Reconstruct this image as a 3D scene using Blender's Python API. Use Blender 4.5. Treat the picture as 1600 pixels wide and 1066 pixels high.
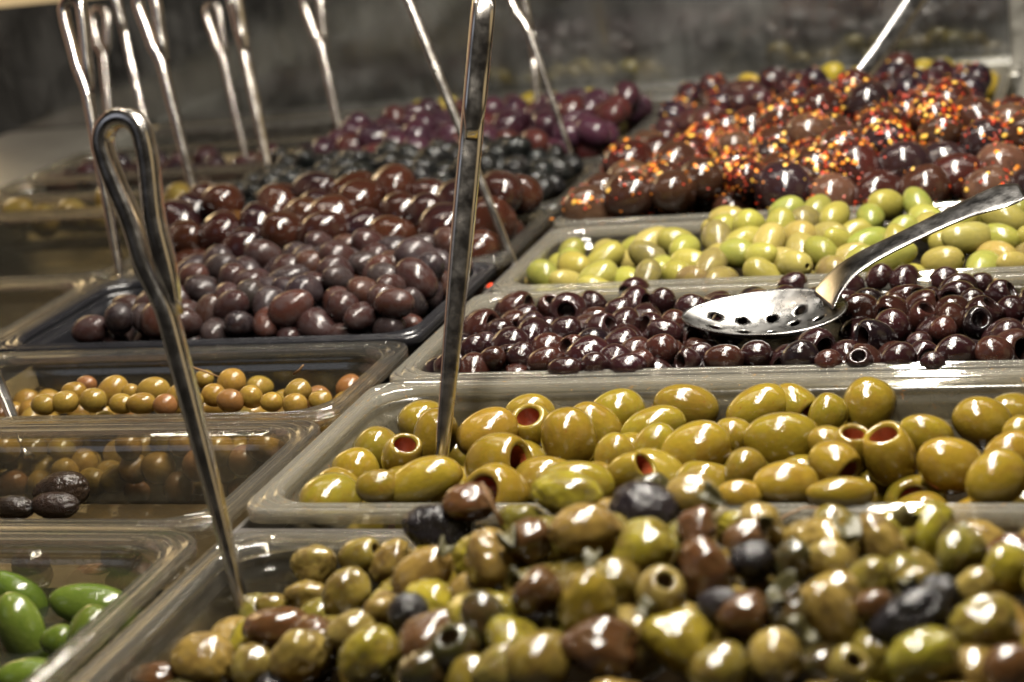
import bpy, bmesh, math, random
import numpy as np
from mathutils import Vector, Matrix

for o in list(bpy.data.objects):
    bpy.data.objects.remove(o, do_unlink=True)
SC = bpy.context.scene
COL = SC.collection
S = 0.001                                   # the layout below is in millimetres, z = 0 at the pan rims
rnd = random.Random(7)

# ------------------------------------------------------------------ camera
CAM_POS = np.array([422.23, -782.0, 329.2])
CR = np.array([0.9492, 0.2900, -0.1221])
CU = np.array([0.0270, 0.3117, 0.9498])
CD = np.array([-0.3135, 0.9049, -0.2880])
cam_data = bpy.data.cameras.new('camera')
cam = bpy.data.objects.new('camera', cam_data)
COL.objects.link(cam)
SC.camera = cam
cam_data.sensor_width = 36.0
cam_data.lens = 65.0
cam_data.clip_start = 0.02
cam_data.clip_end = 60.0
M = Matrix(((CR[0], CU[0], -CD[0]), (CR[1], CU[1], -CD[1]), (CR[2], CU[2], -CD[2]))).normalized().to_4x4()
M.translation = Vector(CAM_POS * S)
cam.matrix_world = M
cam_data.dof.use_dof = True
cam_data.dof.focus_distance = 1.04
cam_data.dof.aperture_fstop = 7.0
cam_data.dof.aperture_blades = 0

# ------------------------------------------------------------------ light
SC.view_settings.view_transform = 'Standard'
SC.view_settings.look = 'None'
SC.view_settings.exposure = 0.10
SC.view_settings.gamma = 1.0
world = bpy.data.worlds.new('World')
SC.world = world
world.use_nodes = True
bg = world.node_tree.nodes['Background']
bg.inputs[0].default_value = (1.0, 0.86, 0.72, 1)
bg.inputs[1].default_value = 0.008


def lamp(name, loc, aim, size, power, colour, size_y=None):
    l = bpy.data.lights.new(name, 'AREA')
    l.energy = power
    l.color = colour
    if size_y is None:
        l.shape = 'DISK'
        l.size = size
    else:
        l.shape = 'RECTANGLE'
        l.size, l.size_y = size, size_y
    o = bpy.data.objects.new(name, l)
    COL.objects.link(o)
    o.location = [c * S for c in loc]
    d = Vector([(a - c) * S for a, c in zip(aim, loc)])
    o.rotation_euler = d.to_track_quat('-Z', 'Y').to_euler()
    return o


lamp('tube_light', (235, 150, 760), (235, 150, 0), 0.030, 30.0, (1.0, 0.935, 0.83), 1.10)
lamp('tube_light.001', (150, 520, 980), (150, 400, 0), 1.7, 4.0, (1.0, 0.94, 0.84), 0.02)
lamp('ceiling_spot', (560, 1050, 1500), (150, 600, 0), 0.10, 2.6, (1.0, 0.92, 0.78))
lamp('ceiling_spot.001', (-500, 200, 1700), (-300, 500, 0), 0.10, 2.6, (1.0, 0.84, 0.66))
lamp('warm_handle_fill', (-1600, 500, 500), (-200, 400, 60), 1.5, 1.8, (1.0, 0.60, 0.42))  # added unseen source, puts a pinkish reflection on the ladle handles
lamp('cool_handle_fill', (-900, -1100, 900), (-100, 300, 60), 0.6, 0.5, (0.75, 0.82, 1.0))  # added unseen source, gives the steel a bluish streak
lamp('side_handle_fill', (1500, 0, 500), (100, 200, 60), 1.0, 1.1, (1.0, 0.76, 0.42))  # added unseen source on the right, golden tone for the handles
lamp('back_wall_fill', (-2400, 2200, 900), (-2200, 2620, 500), 0.3, 30.0, (1.0, 0.86, 0.62))  # added fill that brightens the cream wall, no fixture stands there

SC.cycles.use_denoising = True
SC.cycles.max_bounces = 14
SC.cycles.transparent_max_bounces = 32
SC.cycles.glossy_bounces = 5
SC.cycles.caustics_reflective = False
SC.cycles.caustics_refractive = False
SC.cycles.sample_clamp_indirect = 4.0


# ------------------------------------------------------------------ material helpers
class NT:
    def __init__(self, name):
        self.m = bpy.data.materials.new(name)
        self.m.use_nodes = True
        self.t = self.m.node_tree
        self.t.nodes.clear()
        self.out = self.n('ShaderNodeOutputMaterial')

    def n(self, kind, ins=None, **props):
        nd = self.t.nodes.new(kind)
        for k, v in props.items():
            setattr(nd, k, v)
        for k, v in (ins or {}).items():
            self.set(nd, k, v)
        return nd

    def set(self, nd, k, v):
        if isinstance(v, bpy.types.NodeSocket):
            self.t.links.new(v, nd.inputs[k])
        else:
            nd.inputs[k].default_value = v

    def mix(self, f, a, b, mode='MIX'):
        nd = self.n('ShaderNodeMix', data_type='RGBA', blend_type=mode)
        for i, v in ((0, f), (6, a), (7, b)):
            if isinstance(v, tuple) and len(v) == 3:
                v = (*v, 1)
            self.set(nd, i, v)
        return nd.outputs[2]

    def noise(self, vec, scale, detail=3, rough=0.55, dist=0.0):
        nd = self.n('ShaderNodeTexNoise', {'Scale': scale, 'Detail': detail, 'Roughness': rough, 'Distortion': dist})
        self.t.links.new(vec, nd.inputs['Vector'])
        return nd.outputs[0]

    def ramp(self, f, lo, hi):
        nd = self.n('ShaderNodeMapRange', {0: f, 1: lo, 2: hi, 3: 0.0, 4: 1.0})
        nd.interpolation_type = 'SMOOTHSTEP'
        return nd.outputs[0]

    def math(self, op, a, b):
        return self.n('ShaderNodeMath', {0: a, 1: b}, operation=op).outputs[0]

    def shader(self, s):
        self.t.links.new(s, self.out.inputs[0])
        return self.m


def coords(nt, per_object=True):
    """Object coordinates, moved by a random amount for each copy so that no two copies share spots."""
    tc = nt.n('ShaderNodeTexCoord').outputs['Object']
    if not per_object:
        return tc
    oi = nt.n('ShaderNodeObjectInfo')
    off = nt.n('ShaderNodeVectorMath', {0: oi.outputs['Random'], 1: (7.3, 3.1, 5.7)}, operation='MULTIPLY')
    return nt.n('ShaderNodeVectorMath', {0: tc, 1: off.outputs[0]}, operation='ADD').outputs[0]


def olive_material(name, mottle, amount=0.5, rough=0.16, coat=0.6, sss=0.0, bump=0.25, bump_scale=7.0,
                   speck=None, bloom=None, wrinkle=0.0):
    """The skin colour comes from each olive's own object colour; noise mottles it."""
    nt = NT(name)
    v = coords(nt)
    base = nt.n('ShaderNodeObjectInfo').outputs['Color']
    f = nt.ramp(nt.noise(v, 2.2, 5, 0.62, 0.5), 0.38, 0.72)
    c = nt.mix(nt.math('MULTIPLY', f, amount), base, mottle)
    f2 = nt.ramp(nt.noise(v, 11, 3, 0.55), 0.35, 0.75)
    c = nt.mix(nt.math('MULTIPLY', f2, 0.22), c, nt.mix(1.0, c, (1.7, 1.55, 1.3), 'MULTIPLY'))
    if speck:
        f3 = nt.ramp(nt.noise(v, 17, 4, 0.65, 1.0), 0.64, 0.69)
        c = nt.mix(nt.math('MULTIPLY', f3, 0.85), c, speck)
    r = rough
    if bloom:
        f4 = nt.ramp(nt.noise(v, 3.2, 5, 0.65), 0.40, 0.66)
        c = nt.mix(nt.math('MULTIPLY', f4, 0.45), c, bloom)
        r = nt.n('ShaderNodeMapRange', {0: f4, 1: 0.0, 2: 1.0, 3: rough, 4: rough + 0.22}).outputs[0]
    b = nt.n('ShaderNodeBump', {'Strength': bump, 'Distance': 0.0011, 'Height': nt.noise(v, bump_scale, 3, 0.55, 0.3)})
    nrm = b.outputs[0]
    if wrinkle:
        w = nt.noise(v, 4.5, 3, 0.5, 1.6)
        w = nt.math('ABSOLUTE', nt.math('SUBTRACT', w, 0.5), 0.0)
        b2 = nt.n('ShaderNodeBump', {'Strength': wrinkle, 'Distance': 0.0028, 'Height': w, 'Normal': nrm})
        nrm = b2.outputs[0]
    p = nt.n('ShaderNodeBsdfPrincipled', {'Base Color': c, 'Roughness': r, 'Normal': nrm, 'Coat Weight': coat,
                                           'Coat Roughness': 0.03, 'IOR': 1.45, 'Specular IOR Level': 0.22})
    bc = nt.n('ShaderNodeBump', {'Strength': 0.22, 'Distance': 0.0005, 'Height': nt.noise(v, 22, 3, 0.6, 0.2), 'Normal': nrm})
    nt.set(p, 'Coat Normal', bc.outputs[0])
    if sss:
        nt.set(p, 'Subsurface Weight', sss)
        nt.set(p, 'Subsurface Radius', (1.0, 0.7, 0.25))
        nt.set(p, 'Subsurface Scale', 0.004)
    return nt.shader(p.outputs[0])


def simple(name, col, rough=0.5, metal=0.0, var=0.25, scale=60.0, bump=0.0, coat=0.0):
    nt = NT(name)
    v = coords(nt, False)
    f = nt.noise(v, scale, 4, 0.6)
    c = nt.mix(f, tuple(x * (1 - var) for x in col), tuple(min(1, x * (1 + var)) for x in col))
    p = nt.n('ShaderNodeBsdfPrincipled', {'Base Color': c, 'Roughness': rough, 'Metallic': metal, 'Coat Weight': coat})
    if bump:
        b = nt.n('ShaderNodeBump', {'Strength': bump, 'Distance': 0.001, 'Height': nt.noise(v, scale * 4, 3)})
        nt.set(p, 'Normal', b.outputs[0])
    return nt.shader(p.outputs[0])


def clear_plastic(name, tint, scuff, scuff_col, rough=0.08, oil=None, ior=1.55):
    """Food-grade clear plastic: it lets light through, mirrors at grazing angles, and is scuffed and smeared."""
    nt = NT(name)
    v = coords(nt, False)
    tr = nt.n('ShaderNodeBsdfTransparent', {'Color': (*tint, 1)})
    st = nt.n('ShaderNodeMapping', {'Vector': v, 'Scale': (1.0, 14.0, 6.0)}).outputs[0]
    smear = nt.noise(st, 26, 5, 0.65, 0.6)
    b = nt.n('ShaderNodeBump', {'Strength': 0.16, 'Distance': 0.001, 'Height': nt.noise(v, 300, 4, 0.6)})
    gl = nt.n('ShaderNodeBsdfGlossy', {'Color': (1, 1, 1, 1), 'Roughness': rough, 'Normal': b.outputs[0]})
    df = nt.n('ShaderNodeBsdfDiffuse', {'Color': (*scuff_col, 1)})
    tl = nt.n('ShaderNodeBsdfTranslucent', {'Color': (*scuff_col, 1)})
    dt = nt.n('ShaderNodeMixShader', {0: 0.45, 1: df.outputs[0], 2: tl.outputs[0]})
    haze = nt.n('ShaderNodeMapRange', {0: smear, 1: 0.3, 2: 0.75, 3: scuff * 0.45, 4: scuff * 1.6}).outputs[0]
    body = nt.n('ShaderNodeMixShader', {0: haze, 1: tr.outputs[0], 2: dt.outputs[0]}).outputs[0]
    if oil:
        f = nt.ramp(nt.noise(v, 210, 3, 0.6, 0.5), 0.66, 0.71)
        od = nt.n('ShaderNodeBsdfPrincipled', {'Base Color': (*oil, 1), 'Roughness': 0.12})
        body = nt.n('ShaderNodeMixShader', {0: nt.math('MULTIPLY', f, 0.6), 1: body, 2: od.outputs[0]}).outputs[0]
    bf = nt.n('ShaderNodeNewGeometry').outputs['Backfacing']
    ior_s = nt.n('ShaderNodeMapRange', {0: bf, 1: 0.0, 2: 1.0, 3: ior, 4: 1.0 / ior}).outputs[0]
    fr = nt.n('ShaderNodeFresnel', {'IOR': ior_s, 'Normal': b.outputs[0]}).outputs[0]
    out = nt.n('ShaderNodeMixShader', {0: fr, 1: body, 2: gl.outputs[0]})
    return nt.shader(out.outputs[0])


def rim_plastic(name, col, solid, oil=None, clear=0.90):
    """The thick moulded lip: pale clear plastic, glossy, with fine scratches."""
    nt = NT(name)
    v = coords(nt, False)
    b = nt.n('ShaderNodeBump', {'Strength': 0.05, 'Distance': 0.002, 'Height': nt.noise(v, 60, 3, 0.6)})
    g = nt.noise(v, 55, 4, 0.6)
    c = nt.mix(g, tuple(x * 0.82 for x in col), col)
    pr = nt.n('ShaderNodeBsdfPrincipled', {'Base Color': c, 'Roughness': 0.05, 'Transmission Weight': clear, 'IOR': 1.5,
                                            'Coat Weight': 1.0, 'Coat Roughness': 0.05, 'Normal': b.outputs[0]})
    tr = nt.n('ShaderNodeBsdfTransparent', {'Color': (0.95, 0.93, 0.86, 1)})
    body = nt.n('ShaderNodeMixShader', {0: solid, 1: tr.outputs[0], 2: pr.outputs[0]}).outputs[0]
    if oil:
        f = nt.ramp(nt.noise(v, 260, 3, 0.6, 0.5), 0.66, 0.70)
        od = nt.n('ShaderNodeBsdfPrincipled', {'Base Color': (*oil, 1), 'Roughness': 0.12})
        body = nt.n('ShaderNodeMixShader', {0: nt.math('MULTIPLY', f, 0.5), 1: body, 2: od.outputs[0]}).outputs[0]
    return nt.shader(body)


def liquid(name, col, opacity, ior=1.36):
    nt = NT(name)
    v = coords(nt, False)
    b = nt.n('ShaderNodeBump', {'Strength': 0.10, 'Distance': 0.002, 'Height': nt.noise(v, 45, 2)})
    tr = nt.n('ShaderNodeBsdfTransparent', {'Color': (*col, 1)})
    df = nt.n('ShaderNodeBsdfDiffuse', {'Color': (*[c * 0.25 for c in col], 1)})
    body = nt.n('ShaderNodeMixShader', {0: opacity, 1: tr.outputs[0], 2: df.outputs[0]})
    gl = nt.n('ShaderNodeBsdfGlossy', {'Roughness': 0.03, 'Normal': b.outputs[0]})
    bf = nt.n('ShaderNodeNewGeometry').outputs['Backfacing']
    ior_s = nt.n('ShaderNodeMapRange', {0: bf, 1: 0.0, 2: 1.0, 3: ior, 4: 1.0 / ior}).outputs[0]
    fr = nt.n('ShaderNodeFresnel', {'IOR': ior_s, 'Normal': b.outputs[0]}).outputs[0]
    return nt.shader(nt.n('ShaderNodeMixShader', {0: fr, 1: body.outputs[0], 2: gl.outputs[0]}).outputs[0])


def steel_material(name, col, rough):
    nt = NT(name)
    v = coords(nt, False)
    st = nt.n('ShaderNodeMapping', {'Vector': v, 'Scale': (1.0, 1.0, 1.0)}).outputs[0]
    f = nt.noise(st, 90, 4, 0.65)
    r = nt.n('ShaderNodeMapRange', {0: f, 1: 0.3, 2: 0.7, 3: rough * 0.7, 4: rough * 1.5}).outputs[0]
    p = nt.n('ShaderNodeBsdfPrincipled', {'Base Color': (*col, 1), 'Metallic': 1.0, 'Roughness': r})
    b = nt.n('ShaderNodeBump', {'Strength': 0.02, 'Distance': 0.0006, 'Height': nt.noise(v, 120, 2)})
    nt.set(p, 'Normal', b.outputs[0])
    return nt.shader(p.outputs[0])


def mirror_material():
    """The guard panel behind the pans: dark reflecting glass with grease streaks and dust."""
    nt = NT('smeared_guard_glass')
    v = coords(nt, False)
    st = nt.n('ShaderNodeMapping', {'Vector': v, 'Scale': (22.0, 1.0, 1.6)}).outputs[0]
    f = nt.noise(st, 2.6, 5, 0.65, 0.5)
    g = nt.noise(v, 14, 5, 0.6, 0.5)
    r = nt.n('ShaderNodeMapRange', {0: f, 1: 0.3, 2: 0.75, 3: 0.06, 4: 0.20}).outputs[0]
    gl = nt.n('ShaderNodeBsdfGlossy', {'Color': (0.58, 0.58, 0.56, 1), 'Roughness': r})
    dc = nt.mix(nt.ramp(g, 0.35, 0.7), (0.045, 0.046, 0.044), (0.21, 0.21, 0.20))
    df = nt.n('ShaderNodeBsdfDiffuse', {'Color': dc})
    k = nt.n('ShaderNodeMapRange', {0: f, 1: 0.3, 2: 0.75, 3: 0.22, 4: 0.55}).outputs[0]
    return nt.shader(nt.n('ShaderNodeMixShader', {0: k, 1: gl.outputs[0], 2: df.outputs[0]}).outputs[0])


MAT = {
    'green_big': olive_material('olive_skin_golden_green', (0.125, 0.070, 0.012), 0.62, 0.15, 0.8, 0.03, 0.26, 7.9, speck=(0.14, 0.035, 0.008)),
    'mixed': olive_material('olive_skin_herbed', (0.050, 0.026, 0.010), 0.72, 0.17, 0.9, 0.0, 0.22, 5.8),
    'black_wrinkled': olive_material('olive_skin_wrinkled_black', (0.012, 0.010, 0.009), 0.5, 0.13, 0.35, 0, 0.12, 7.9, wrinkle=0.5),
    'pitted': olive_material('olive_skin_dark_purple', (0.014, 0.007, 0.006), 0.55, 0.13, 0.8, 0, 0.34, 7.3),
    'light_green': olive_material('olive_skin_light_green', (0.20, 0.17, 0.035), 0.45, 0.24, 0.4, 0.03, 0.25, 6.1),
    'chili': olive_material('olive_skin_brown', (0.022, 0.009, 0.007), 0.65, 0.19, 0.8, 0, 0.3, 6.1),
    'matte_dark': olive_material('olive_skin_bloomed_dark', (0.035, 0.016, 0.013), 0.5, 0.22, 0.25, 0, 0.2, 6.1, bloom=(0.045, 0.037, 0.038)),
    'brown': olive_material('olive_skin_red_brown', (0.026, 0.008, 0.005), 0.65, 0.16, 0.9, 0, 0.5, 4.2),
    'purple': olive_material('olive_skin_purple', (0.06, 0.014, 0.020), 0.5, 0.18, 0.6, 0, 0.35, 6.1),
    'tan': olive_material('olive_skin_tan', (0.13, 0.060, 0.016), 0.45, 0.20, 0.5, 0.03, 0.25, 7.3),
    'bright_green': olive_material('olive_skin_bright_green', (0.040, 0.070, 0.008), 0.5, 0.2, 0.7, 0.03, 0.5, 3.3),
    'hollow_red': simple('olive_flesh_red', (0.22, 0.045, 0.015), 0.3, 0, 0.6, 9, 0.5, 0.4),
    'hollow_dark': simple('olive_flesh_dark', (0.020, 0.007, 0.005), 0.3, 0, 0.5, 9, 0.5, 0.3),
    'hollow_tan': simple('olive_flesh_tan', (0.09, 0.055, 0.016), 0.35, 0, 0.5, 9, 0.5, 0.3),
    'flake_red': simple('chili_flake_red', (0.50, 0.04, 0.010), 0.3, 0, 0.4, 500, 0, 0.5),
    'flake_orange': simple('chili_flake_orange', (0.80, 0.24, 0.02), 0.3, 0, 0.4, 500, 0, 0.5),
    'flake_yellow': simple('chili_seed_yellow', (0.90, 0.50, 0.08), 0.35, 0, 0.3, 500, 0, 0.5),
    'twig': simple('olive_stem', (0.16, 0.085, 0.03), 0.6, 0, 0.4, 300, 0.3),
    'herb': simple('dried_herb', (0.050, 0.044, 0.013), 0.40, 0, 0.5, 300, 0.4),
    'clear_wall': clear_plastic('clear_plastic_wall', (0.95, 0.94, 0.90), 0.030, (0.55, 0.51, 0.42)),
    'clear_rim': rim_plastic('clear_plastic_rim', (0.97, 0.96, 0.91), 0.56, clear=0.965),
    'oily_wall': clear_plastic('oil_spattered_plastic_wall', (0.94, 0.92, 0.84), 0.09, (0.62, 0.56, 0.42), 0.20, oil=(0.30, 0.11, 0.015)),
    'oily_lit_rim': rim_plastic('oil_spattered_lit_rim', (0.98, 0.94, 0.82), 0.60, oil=(0.40, 0.20, 0.03), clear=0.87),  # oil spatter, plus a base paled for the brighter light on the right
    'black_plastic': simple('black_plastic', (0.012, 0.012, 0.014), 0.22, 0, 0.4, 80, 0.15),
    'steel': steel_material('polished_steel', (0.70, 0.655, 0.60), 0.19),
    'bowl_steel': steel_material('brushed_steel', (0.24, 0.237, 0.23), 0.26),
    'spoon_steel': steel_material('worn_steel', (0.42, 0.41, 0.40), 0.19),
    'counter_steel': steel_material('dull_steel', (0.36, 0.35, 0.32), 0.38),
    'ledge': simple('grey_ledge', (0.20, 0.195, 0.17), 0.40, 0, 0.35, 9, 0.1),
    'well': simple('dark_well_steel', (0.05, 0.045, 0.04), 0.5, 0, 0.3, 20, 0.1),
    'shade_fill': liquid('shade_filler', (0.03, 0.02, 0.01), 0.95, 1.25),  # near-black filler for shade beneath the visible olives, not a real liquid
    'water': liquid('clear_brine', (0.55, 0.60, 0.42), 0.10, 1.45),
    'amber': liquid('amber_brine', (0.42, 0.30, 0.14), 0.25),
    'mirror': mirror_material(),
    'dark_wood': simple('dark_brown_panel', (0.035, 0.026, 0.018), 0.5, 0, 0.3, 5, 0.05),
    'cream': simple('cream_wall_paint', (0.75, 0.62, 0.42), 0.7, 0, 0.05, 3),
}


# ------------------------------------------------------------------ object helpers
def link_mesh(name, mesh, parent=None, mat=None):
    o = bpy.data.objects.new(name, mesh)
    COL.objects.link(o)
    if parent:
        o.parent = parent
    if mat and not mesh.materials:
        mesh.materials.append(MAT[mat])
    return o


def to_mesh(name, verts, faces, mats=(), smooth=True, slots=None):
    me = bpy.data.meshes.new(name)
    me.from_pydata([tuple(float(c) * S for c in v) for v in verts], [], [tuple(int(i) for i in f) for f in faces])
    for m in mats:
        me.materials.append(MAT[m])
    if smooth:
        me.polygons.foreach_set('use_smooth', [True] * len(me.polygons))
    if slots is not None:
        me.polygons.foreach_set('material_index', slots)
    me.update()
    return me


def tag(o, label, cat, group=None, kind=None):
    if label:
        o['label'] = label
    if cat:
        o['category'] = cat
    if group:
        o['group'] = group
    if kind:
        o['kind'] = kind
    return o


def box_mesh(name, x0, x1, y0, y1, z0, z1, mat, bevel=1.5):
    bm = bmesh.new()
    bmesh.ops.create_cube(bm, size=1.0)
    for v in bm.verts:
        v.co = Vector(((x0 + x1) / 2 + v.co.x * (x1 - x0), (y0 + y1) / 2 + v.co.y * (y1 - y0), (z0 + z1) / 2 + v.co.z * (z1 - z0))) * S
    if bevel:
        bmesh.ops.bevel(bm, geom=bm.edges[:], offset=bevel * S, segments=2, affect='EDGES', profile=0.5)
    me = bpy.data.meshes.new(name)
    bm.to_mesh(me)
    bm.free()
    me.materials.append(MAT[mat])
    return me


def ring_pts(x0, x1, y0, y1, r, n=7):
    r = max(0.5, min(r, (x1 - x0) / 2 - 0.5, (y1 - y0) / 2 - 0.5))
    pts = []
    for cx, cy, a0 in ((x1 - r, y1 - r, 0), (x0 + r, y1 - r, 90), (x0 + r, y0 + r, 180), (x1 - r, y0 + r, 270)):
        for i in range(n + 1):
            a = math.radians(a0 + 90 * i / n)
            pts.append((cx + r * math.cos(a), cy + r * math.sin(a)))
    return pts


def loft(rings):
    verts, faces = [], []
    n = len(rings[0])
    for r in rings:
        verts += r
    for k in range(len(rings) - 1):
        a, b = k * n, (k + 1) * n
        for i in range(n):
            j = (i + 1) % n
            faces.append((a + i, a + j, b + j, b + i))
    return verts, faces


def pan(x0, x1, y0, y1, label, depth=100, wall='clear_wall', rim='clear_rim', z=0.0, r0=12):
    t = bpy.data.objects.new('food_pan', None)
    COL.objects.link(t)
    t.empty_display_size = 0.02
    t.location = ((x0 + x1) / 2 * S, (y0 + y1) / 2 * S, (z - depth) * S)
    tag(t, label, 'food pan', 'food pans set into the olive counter')
    hx, hy = (x1 - x0) / 2, (y1 - y0) / 2

    def rings(prof):
        out = []
        for d, zz in prof:
            out.append([(px, py, zz + depth) for px, py in ring_pts(-hx + d * .76, hx - d * .76, -hy + d * .76, hy - d * .76, r0 + d * 1.05)])
        return out
    # rim: a lip with a turned-down edge, a bead and a rounded inner edge
    rim_prof = [(1.8, -8), (0.0, -7.4), (0.0, -1.6), (0.5, -0.5), (1.8, 0.1), (3.4, 0.1), (4.0, -1.3), (5.6, -1.6), (6.3, -0.3), (7.4, 0.4), (8.8, 0.2), (9.6, -1.0), (10.8, -0.9), (11.5, 0.3), (12.8, -0.3),
                (13.6, -1.8), (14.2, -4.0), (14.5, -6), (12.0, -6.2), (9.0, -3.4), (3.0, -3.2), (2.0, -4.2), (1.8, -8)]
    v, f = loft(rings(rim_prof))
    link_mesh('rim', to_mesh('rim', v, f, [rim]), t)
    wall_prof = [(13.2, -5.8), (14.6, -6.0), (14.8, -9.5), (15.2, -11), (17.4, -13), (18.0, -15.5), (26, -depth + 6), (29, -depth + 1.5), (33, -depth)]
    back = [(33, -depth - 2.2), (27.5, -depth - 1.0), (23.5, -depth + 5), (15.8, -15.5), (15.2, -13.8), (13.2, -12), (12.7, -10), (12.4, -6.2), (13.2, -5.8)]
    v, f = loft(rings(wall_prof + back))
    n = len(ring_pts(0, 1, 0, 1, 1))
    for k in (len(wall_prof) - 1, len(wall_prof)):
        idx = [k * n + i for i in range(n)]
        f.append(tuple(idx if k == len(wall_prof) - 1 else idx[::-1]))
    link_mesh('pan_wall', to_mesh('pan_wall', v, f, [wall]), t)
    return t


def direction_noise(rs, count, lo, hi):
    k = rs.normal(size=(count, 3))
    k = k / np.linalg.norm(k, axis=1)[:, None] * rs.uniform(lo, hi, size=(count, 1))
    return k, rs.uniform(0, 6.28, count)


def olive_meshes(name, mat, seed, hollow=None, seg=26, rings=18, lump=0.035, wrinkle=0.0, egg=0.08, hole=0.42, blunt=0.92, stretch=1.25):
    """A unit olive (width 1000 units, scaled per copy) round its long axis z; hollow adds the pit hole at +z."""
    rs = np.random.RandomState(seed)
    a = stretch * 0.5
    prof = []
    t0 = 0.0
    if hollow:
        t0 = math.asin(min(0.95, (hole * 0.5 * 1.35) / 0.5))
        zt = a * math.cos(t0)
        prof += [(hole * 0.5 * 1.00, zt - 0.050), (hole * 0.5 * 1.06, zt - 0.010), (hole * 0.5 * 1.18, zt + 0.008)]
    for i in range(rings + 1):
        t = t0 + (math.pi - t0) * i / rings
        r = 0.5 * math.sin(t) ** blunt if 0 < t < math.pi - 1e-6 else 0.0
        prof.append((r, a * math.cos(t)))
    if not hollow:
        prof[0] = (0.0, a)
    kl, pl = direction_noise(rs, 6, 2.0, 5.5)
    kw, pw = direction_noise(rs, 10, 9.0, 20.0)
    sq = rs.uniform(0.93, 1.05, 2)
    bend = rs.uniform(-0.05, 0.05)

    def shape(p):
        p = np.array(p, float)
        r = np.linalg.norm(p)
        u = p / max(r, 1e-6)
        q = np.array([u[0], u[1], u[2] * 0.6])
        f = 1 + lump * np.sin(kl @ q + pl).sum() / 2.2
        if wrinkle:
            f -= wrinkle * abs(np.sin(kw @ q + pw).sum()) / 2.5
        p = p * f
        p[:2] *= sq * (1 + egg * p[2] / a)
        p[0] += bend * (1 - (p[2] / a) ** 2)
        return p * 1000
    verts, faces = [], []
    rows = []
    for r, z in prof:
        if r < 1e-5:
            rows.append([len(verts)])
            verts.append(shape((0, 0, z)))
        else:
            rows.append(list(range(len(verts), len(verts) + seg)))
            for k in range(seg):
                an = 2 * math.pi * k / seg
                verts.append(shape((r * math.cos(an), r * math.sin(an), z)))
    for A, B in zip(rows[:-1], rows[1:]):
        for k in range(seg):
            j = (k + 1) % seg
            if len(A) == 1:
                faces.append((A[0], B[k], B[j]))
            elif len(B) == 1:
                faces.append((A[k], B[0], A[j]))
            else:
                faces.append((A[k], B[k], B[j], A[j]))
    body = to_mesh(name, verts, faces, [mat])
    inner = None
    if hollow:
        zt = a * math.cos(t0)
        hp = [(hole * 0.5 * 1.0, zt - 0.048), (hole * 0.5 * 0.96, zt - 0.2), (hole * 0.5 * 0.85, zt - 0.42), (hole * 0.3, zt - 0.5), (0, zt - 0.52)]
        verts, faces, rows = [], [], []
        for r, z in hp:
            if r == 0:
                rows.append([len(verts)])
                verts.append(shape((0, 0, z)))
            else:
                rows.append(list(range(len(verts), len(verts) + 16)))
                for k in range(16):
                    an = 2 * math.pi * k / 16
                    w = 1 + rs.uniform(-0.06, 0.02)
                    verts.append(shape((r * w * math.cos(an), r * w * math.sin(an), z)))
        for A, B in zip(rows[:-1], rows[1:]):
            for k in range(16):
                j = (k + 1) % 16
                if len(B) == 1:
                    faces.append((A[k], A[j], B[0]))
                else:
                    faces.append((A[k], A[j], B[j], B[k]))
        inner = to_mesh('pit_hollow', verts, faces, [hollow])
    return body, inner


def flake_mesh(seed, count, stretch=1.15):
    rs = np.random.RandomState(seed)
    verts, faces, slots = [], [], []
    centre = rs.normal(size=3) * 0.6
    for _ in range(count):
        n = rs.normal(size=3) + centre * rs.uniform(0, 1.2)
        n /= np.linalg.norm(n)
        p = n * np.array([0.5, 0.5, 0.5 * stretch]) * 1.015
        e = np.cross(n, rs.normal(size=3)); e /= np.linalg.norm(e)
        g = np.cross(n, e)
        big = rs.uniform() < 0.22
        w, h = (rs.uniform(0.045, 0.08), rs.uniform(0.035, 0.055)) if big else (rs.uniform(0.014, 0.04), rs.uniform(0.012, 0.03))
        tilt = n * rs.uniform(-0.012, 0.018)
        i = len(verts)
        for k in range(5):
            an = 6.283 * k / 5
            verts.append((p + e * w * math.cos(an) + g * h * math.sin(an) + tilt * math.cos(an)) * 1000)
        verts.append((p + n * 0.014) * 1000)
        verts.append((p - n * 0.012) * 1000)
        m = rs.choice([0, 1, 1, 2, 2]) if big else rs.choice([0, 0, 0, 0, 1])
        for k in range(5):
            faces.append((i + k, i + (k + 1) % 5, i + 5)); slots.append(m)
            faces.append((i + (k + 1) % 5, i + k, i + 6)); slots.append(m)
    return to_mesh('chili_flake_coating', verts, faces, ['flake_red', 'flake_orange', 'flake_yellow'], False, slots)


def sweep(path, wdir, sizes, nseg=12, cap=True):
    """Flat bar along a path: wdir = direction of its width; sizes = (width, thickness) at each point."""
    path = [np.array(p, float) for p in path]
    verts, faces = [], []
    for i, p in enumerate(path):
        a = path[max(0, i - 1)]
        b = path[min(len(path) - 1, i + 1)]
        t = (b - a) / np.linalg.norm(b - a)
        w = np.array(wdir[i] if isinstance(wdir, list) else wdir, float)
        w = w - t * (w @ t)
        w /= np.linalg.norm(w)
        h = np.cross(t, w)
        W, T = sizes[i]
        for k in range(nseg):
            an = 2 * math.pi * k / nseg
            c, s_ = math.cos(an), math.sin(an)
            c = math.copysign(abs(c) ** 0.6, c)
            s_ = math.copysign(abs(s_) ** 0.75, s_)
            verts.append(p + w * (W / 2 * c) + h * (T / 2 * s_))
    n = len(path)
    for i in range(n - 1):
        for k in range(nseg):
            j = (k + 1) % nseg
            faces.append((i * nseg + k, i * nseg + j, (i + 1) * nseg + j, (i + 1) * nseg + k))
    if cap:
        faces.append(tuple(range(nseg))[::-1])
        faces.append(tuple((n - 1) * nseg + k for k in range(nseg)))
    return verts, faces


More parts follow.
